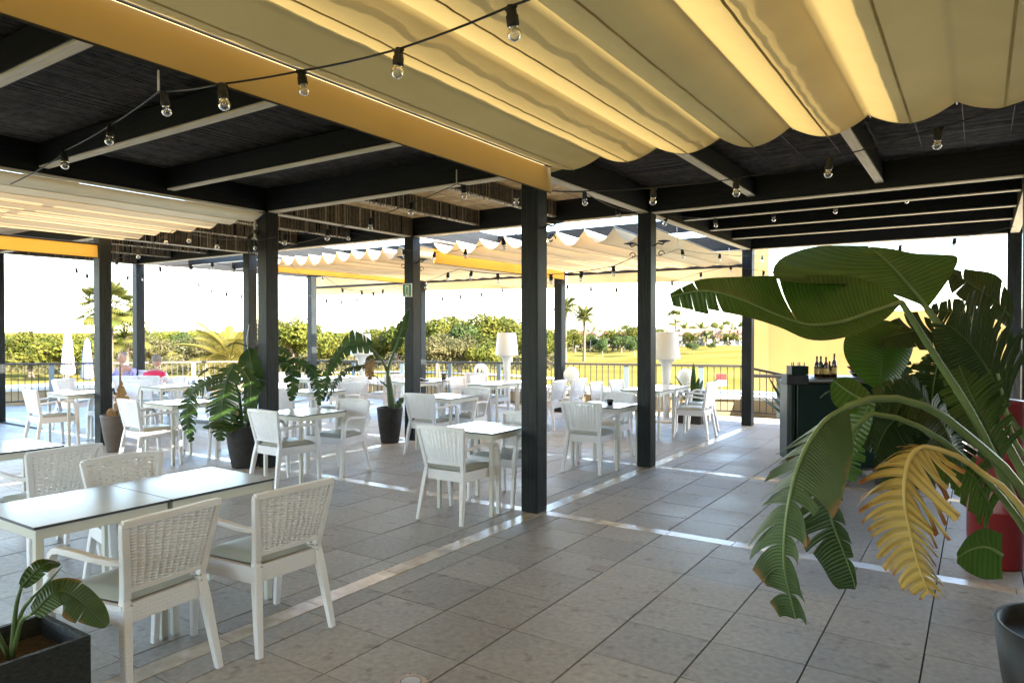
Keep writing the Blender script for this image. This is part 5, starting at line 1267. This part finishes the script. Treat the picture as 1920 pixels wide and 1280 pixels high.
for i,(px,ty) in enumerate(((1240,622),(1285,610),(1300,616),(1316,608),(1340,612),(1352,618),(1362,608),(1378,616),(1392,612),(1110,620),(1128,624),(1150,622),(1172,616),(1185,620),(1078,622),(1225,620),(1470,615))):
    palm(px,170+6*(i%4),ty,'distant palm in the row before the village, number %s from the left'%(['eleventh','twelfth','thirteenth','fourteenth','fifteenth','sixteenth','seventeenth','eighteenth','nineteenth','second','fourth','fifth','sixth','seventh','first','ninth','last'][i]),kind='palm' if i%2 else 'fan',nf=16,fs=1.7)
# houses of the village
def house(px,d,w_,hh,topy,label,roofc='roof_tile'):
    q=W(px,640,d); g=gz(q.x,q.y)-.3; zt=H+(623-topy)*d/FPX; hh=zt-g
    t=thing('white_house',label,'house',(q.x,q.y,g),YAW+rnd.uniform(-.15,.15),group='white houses beyond the golf course')
    m=MB(); m.box(-w_/2,-3,0,w_/2,3,hh*.8); m.build('wall',M['white_wall'],t)
    m=MB(); z=hh*.8; m.face([V(-w_/2-.3,-3.4,z+.004),V(w_/2+.3,-3.4,z+.004),V(w_/2-.8,0,hh),V(-w_/2+.8,0,hh)]); m.face([V(w_/2+.3,3.4,z+.004),V(-w_/2-.3,3.4,z+.004),V(-w_/2+.8,0,hh),V(w_/2-.8,0,hh)])
    m.face([V(w_/2+.3,-3.4,z+.004),V(w_/2+.3,3.4,z+.004),V(w_/2-.8,0,hh)]); m.face([V(-w_/2-.3,3.4,z+.004),V(-w_/2-.3,-3.4,z+.004),V(-w_/2+.8,0,hh)]); m.build('roof',M[roofc],t)
    k=-w_/2+1
    while k<w_/2-1:
        for zz in (.35,.62):
            m=MB(); m.box(k,-3.04,hh*.8*zz,k+.8,-2.98,hh*.8*zz+1.1); m.build('window',M['window'],t)
        k+=2.2
for a in ((1283,140,9,6,622,'white house with terracotta roof just right of the floor lamp'),(1330,145,11,6,620,'white house with wide terracotta roof behind the round trees'),(1356,138,8,5,628,'small white house left of the third front post'),(1388,142,9,6,618,'white house hidden behind the third front post'),(1120,150,12,6,622,'white houses seen right of the tall palm'),(1155,148,10,6,624,'white house left of the second front post'),(1310,152,10,6,616,'farther white house between the distant palms')): house(*a)
# closed parasols, marker sign, fence on the lawn
for px,d,mt,lab,ty in ((127,24,'para_white','closed white parasol standing on the grass at the far left',622),(163,26,'para_blue','closed dark blue parasol beside the white one at the far left',636)):
    q=W(px,640,d); zt=H+(623-ty)*d/FPX; t=thing('closed_parasol',lab,'parasol',(q.x,q.y,-2)); m=MB(); m.tube([(0,0,0),(0,0,zt+2)],.03,8); m.build('pole',M['railpost'],t)
    m=MB(); m.lathe([(.02,zt+2.05),(.10,zt+1.9),(.17,zt+1.2),(.22,zt+.6),(.12,zt+.5),(.05,zt+.5)],n=16); m.build('canopy',M[mt],t)
q=W(1352,712,30); t=thing('golf_marker_sign','small red and white notice on a stake on the grass','sign',(q.x,q.y,-2),YAW)
zz=q.z+2
m=MB(); m.tube([(0,0,0),(0,0,zz)],.02,6); m.build('stake',M['steel'],t); m=MB(); m.box(-.22,-.03,zz,.22,-.005,zz+.26); m.build('red_panel',M['red'],t); m=MB(); m.box(-.22,-.03,zz-.25,.22,-.005,zz-.002); m.build('white_panel',M['sign_white'],t)
t=thing('mesh_fence','thin metal fence posts on the far fairway','fence')
for k in range(9):
    m=MB(); q=W(1075+k*16,650,118); m.tube([(q.x,q.y,gz(q.x,q.y)),(q.x,q.y,gz(q.x,q.y)+2.4)],.05,5); m.build('fence_post',M['bar_paint'],t)
print('objects',len(bpy.data.objects))
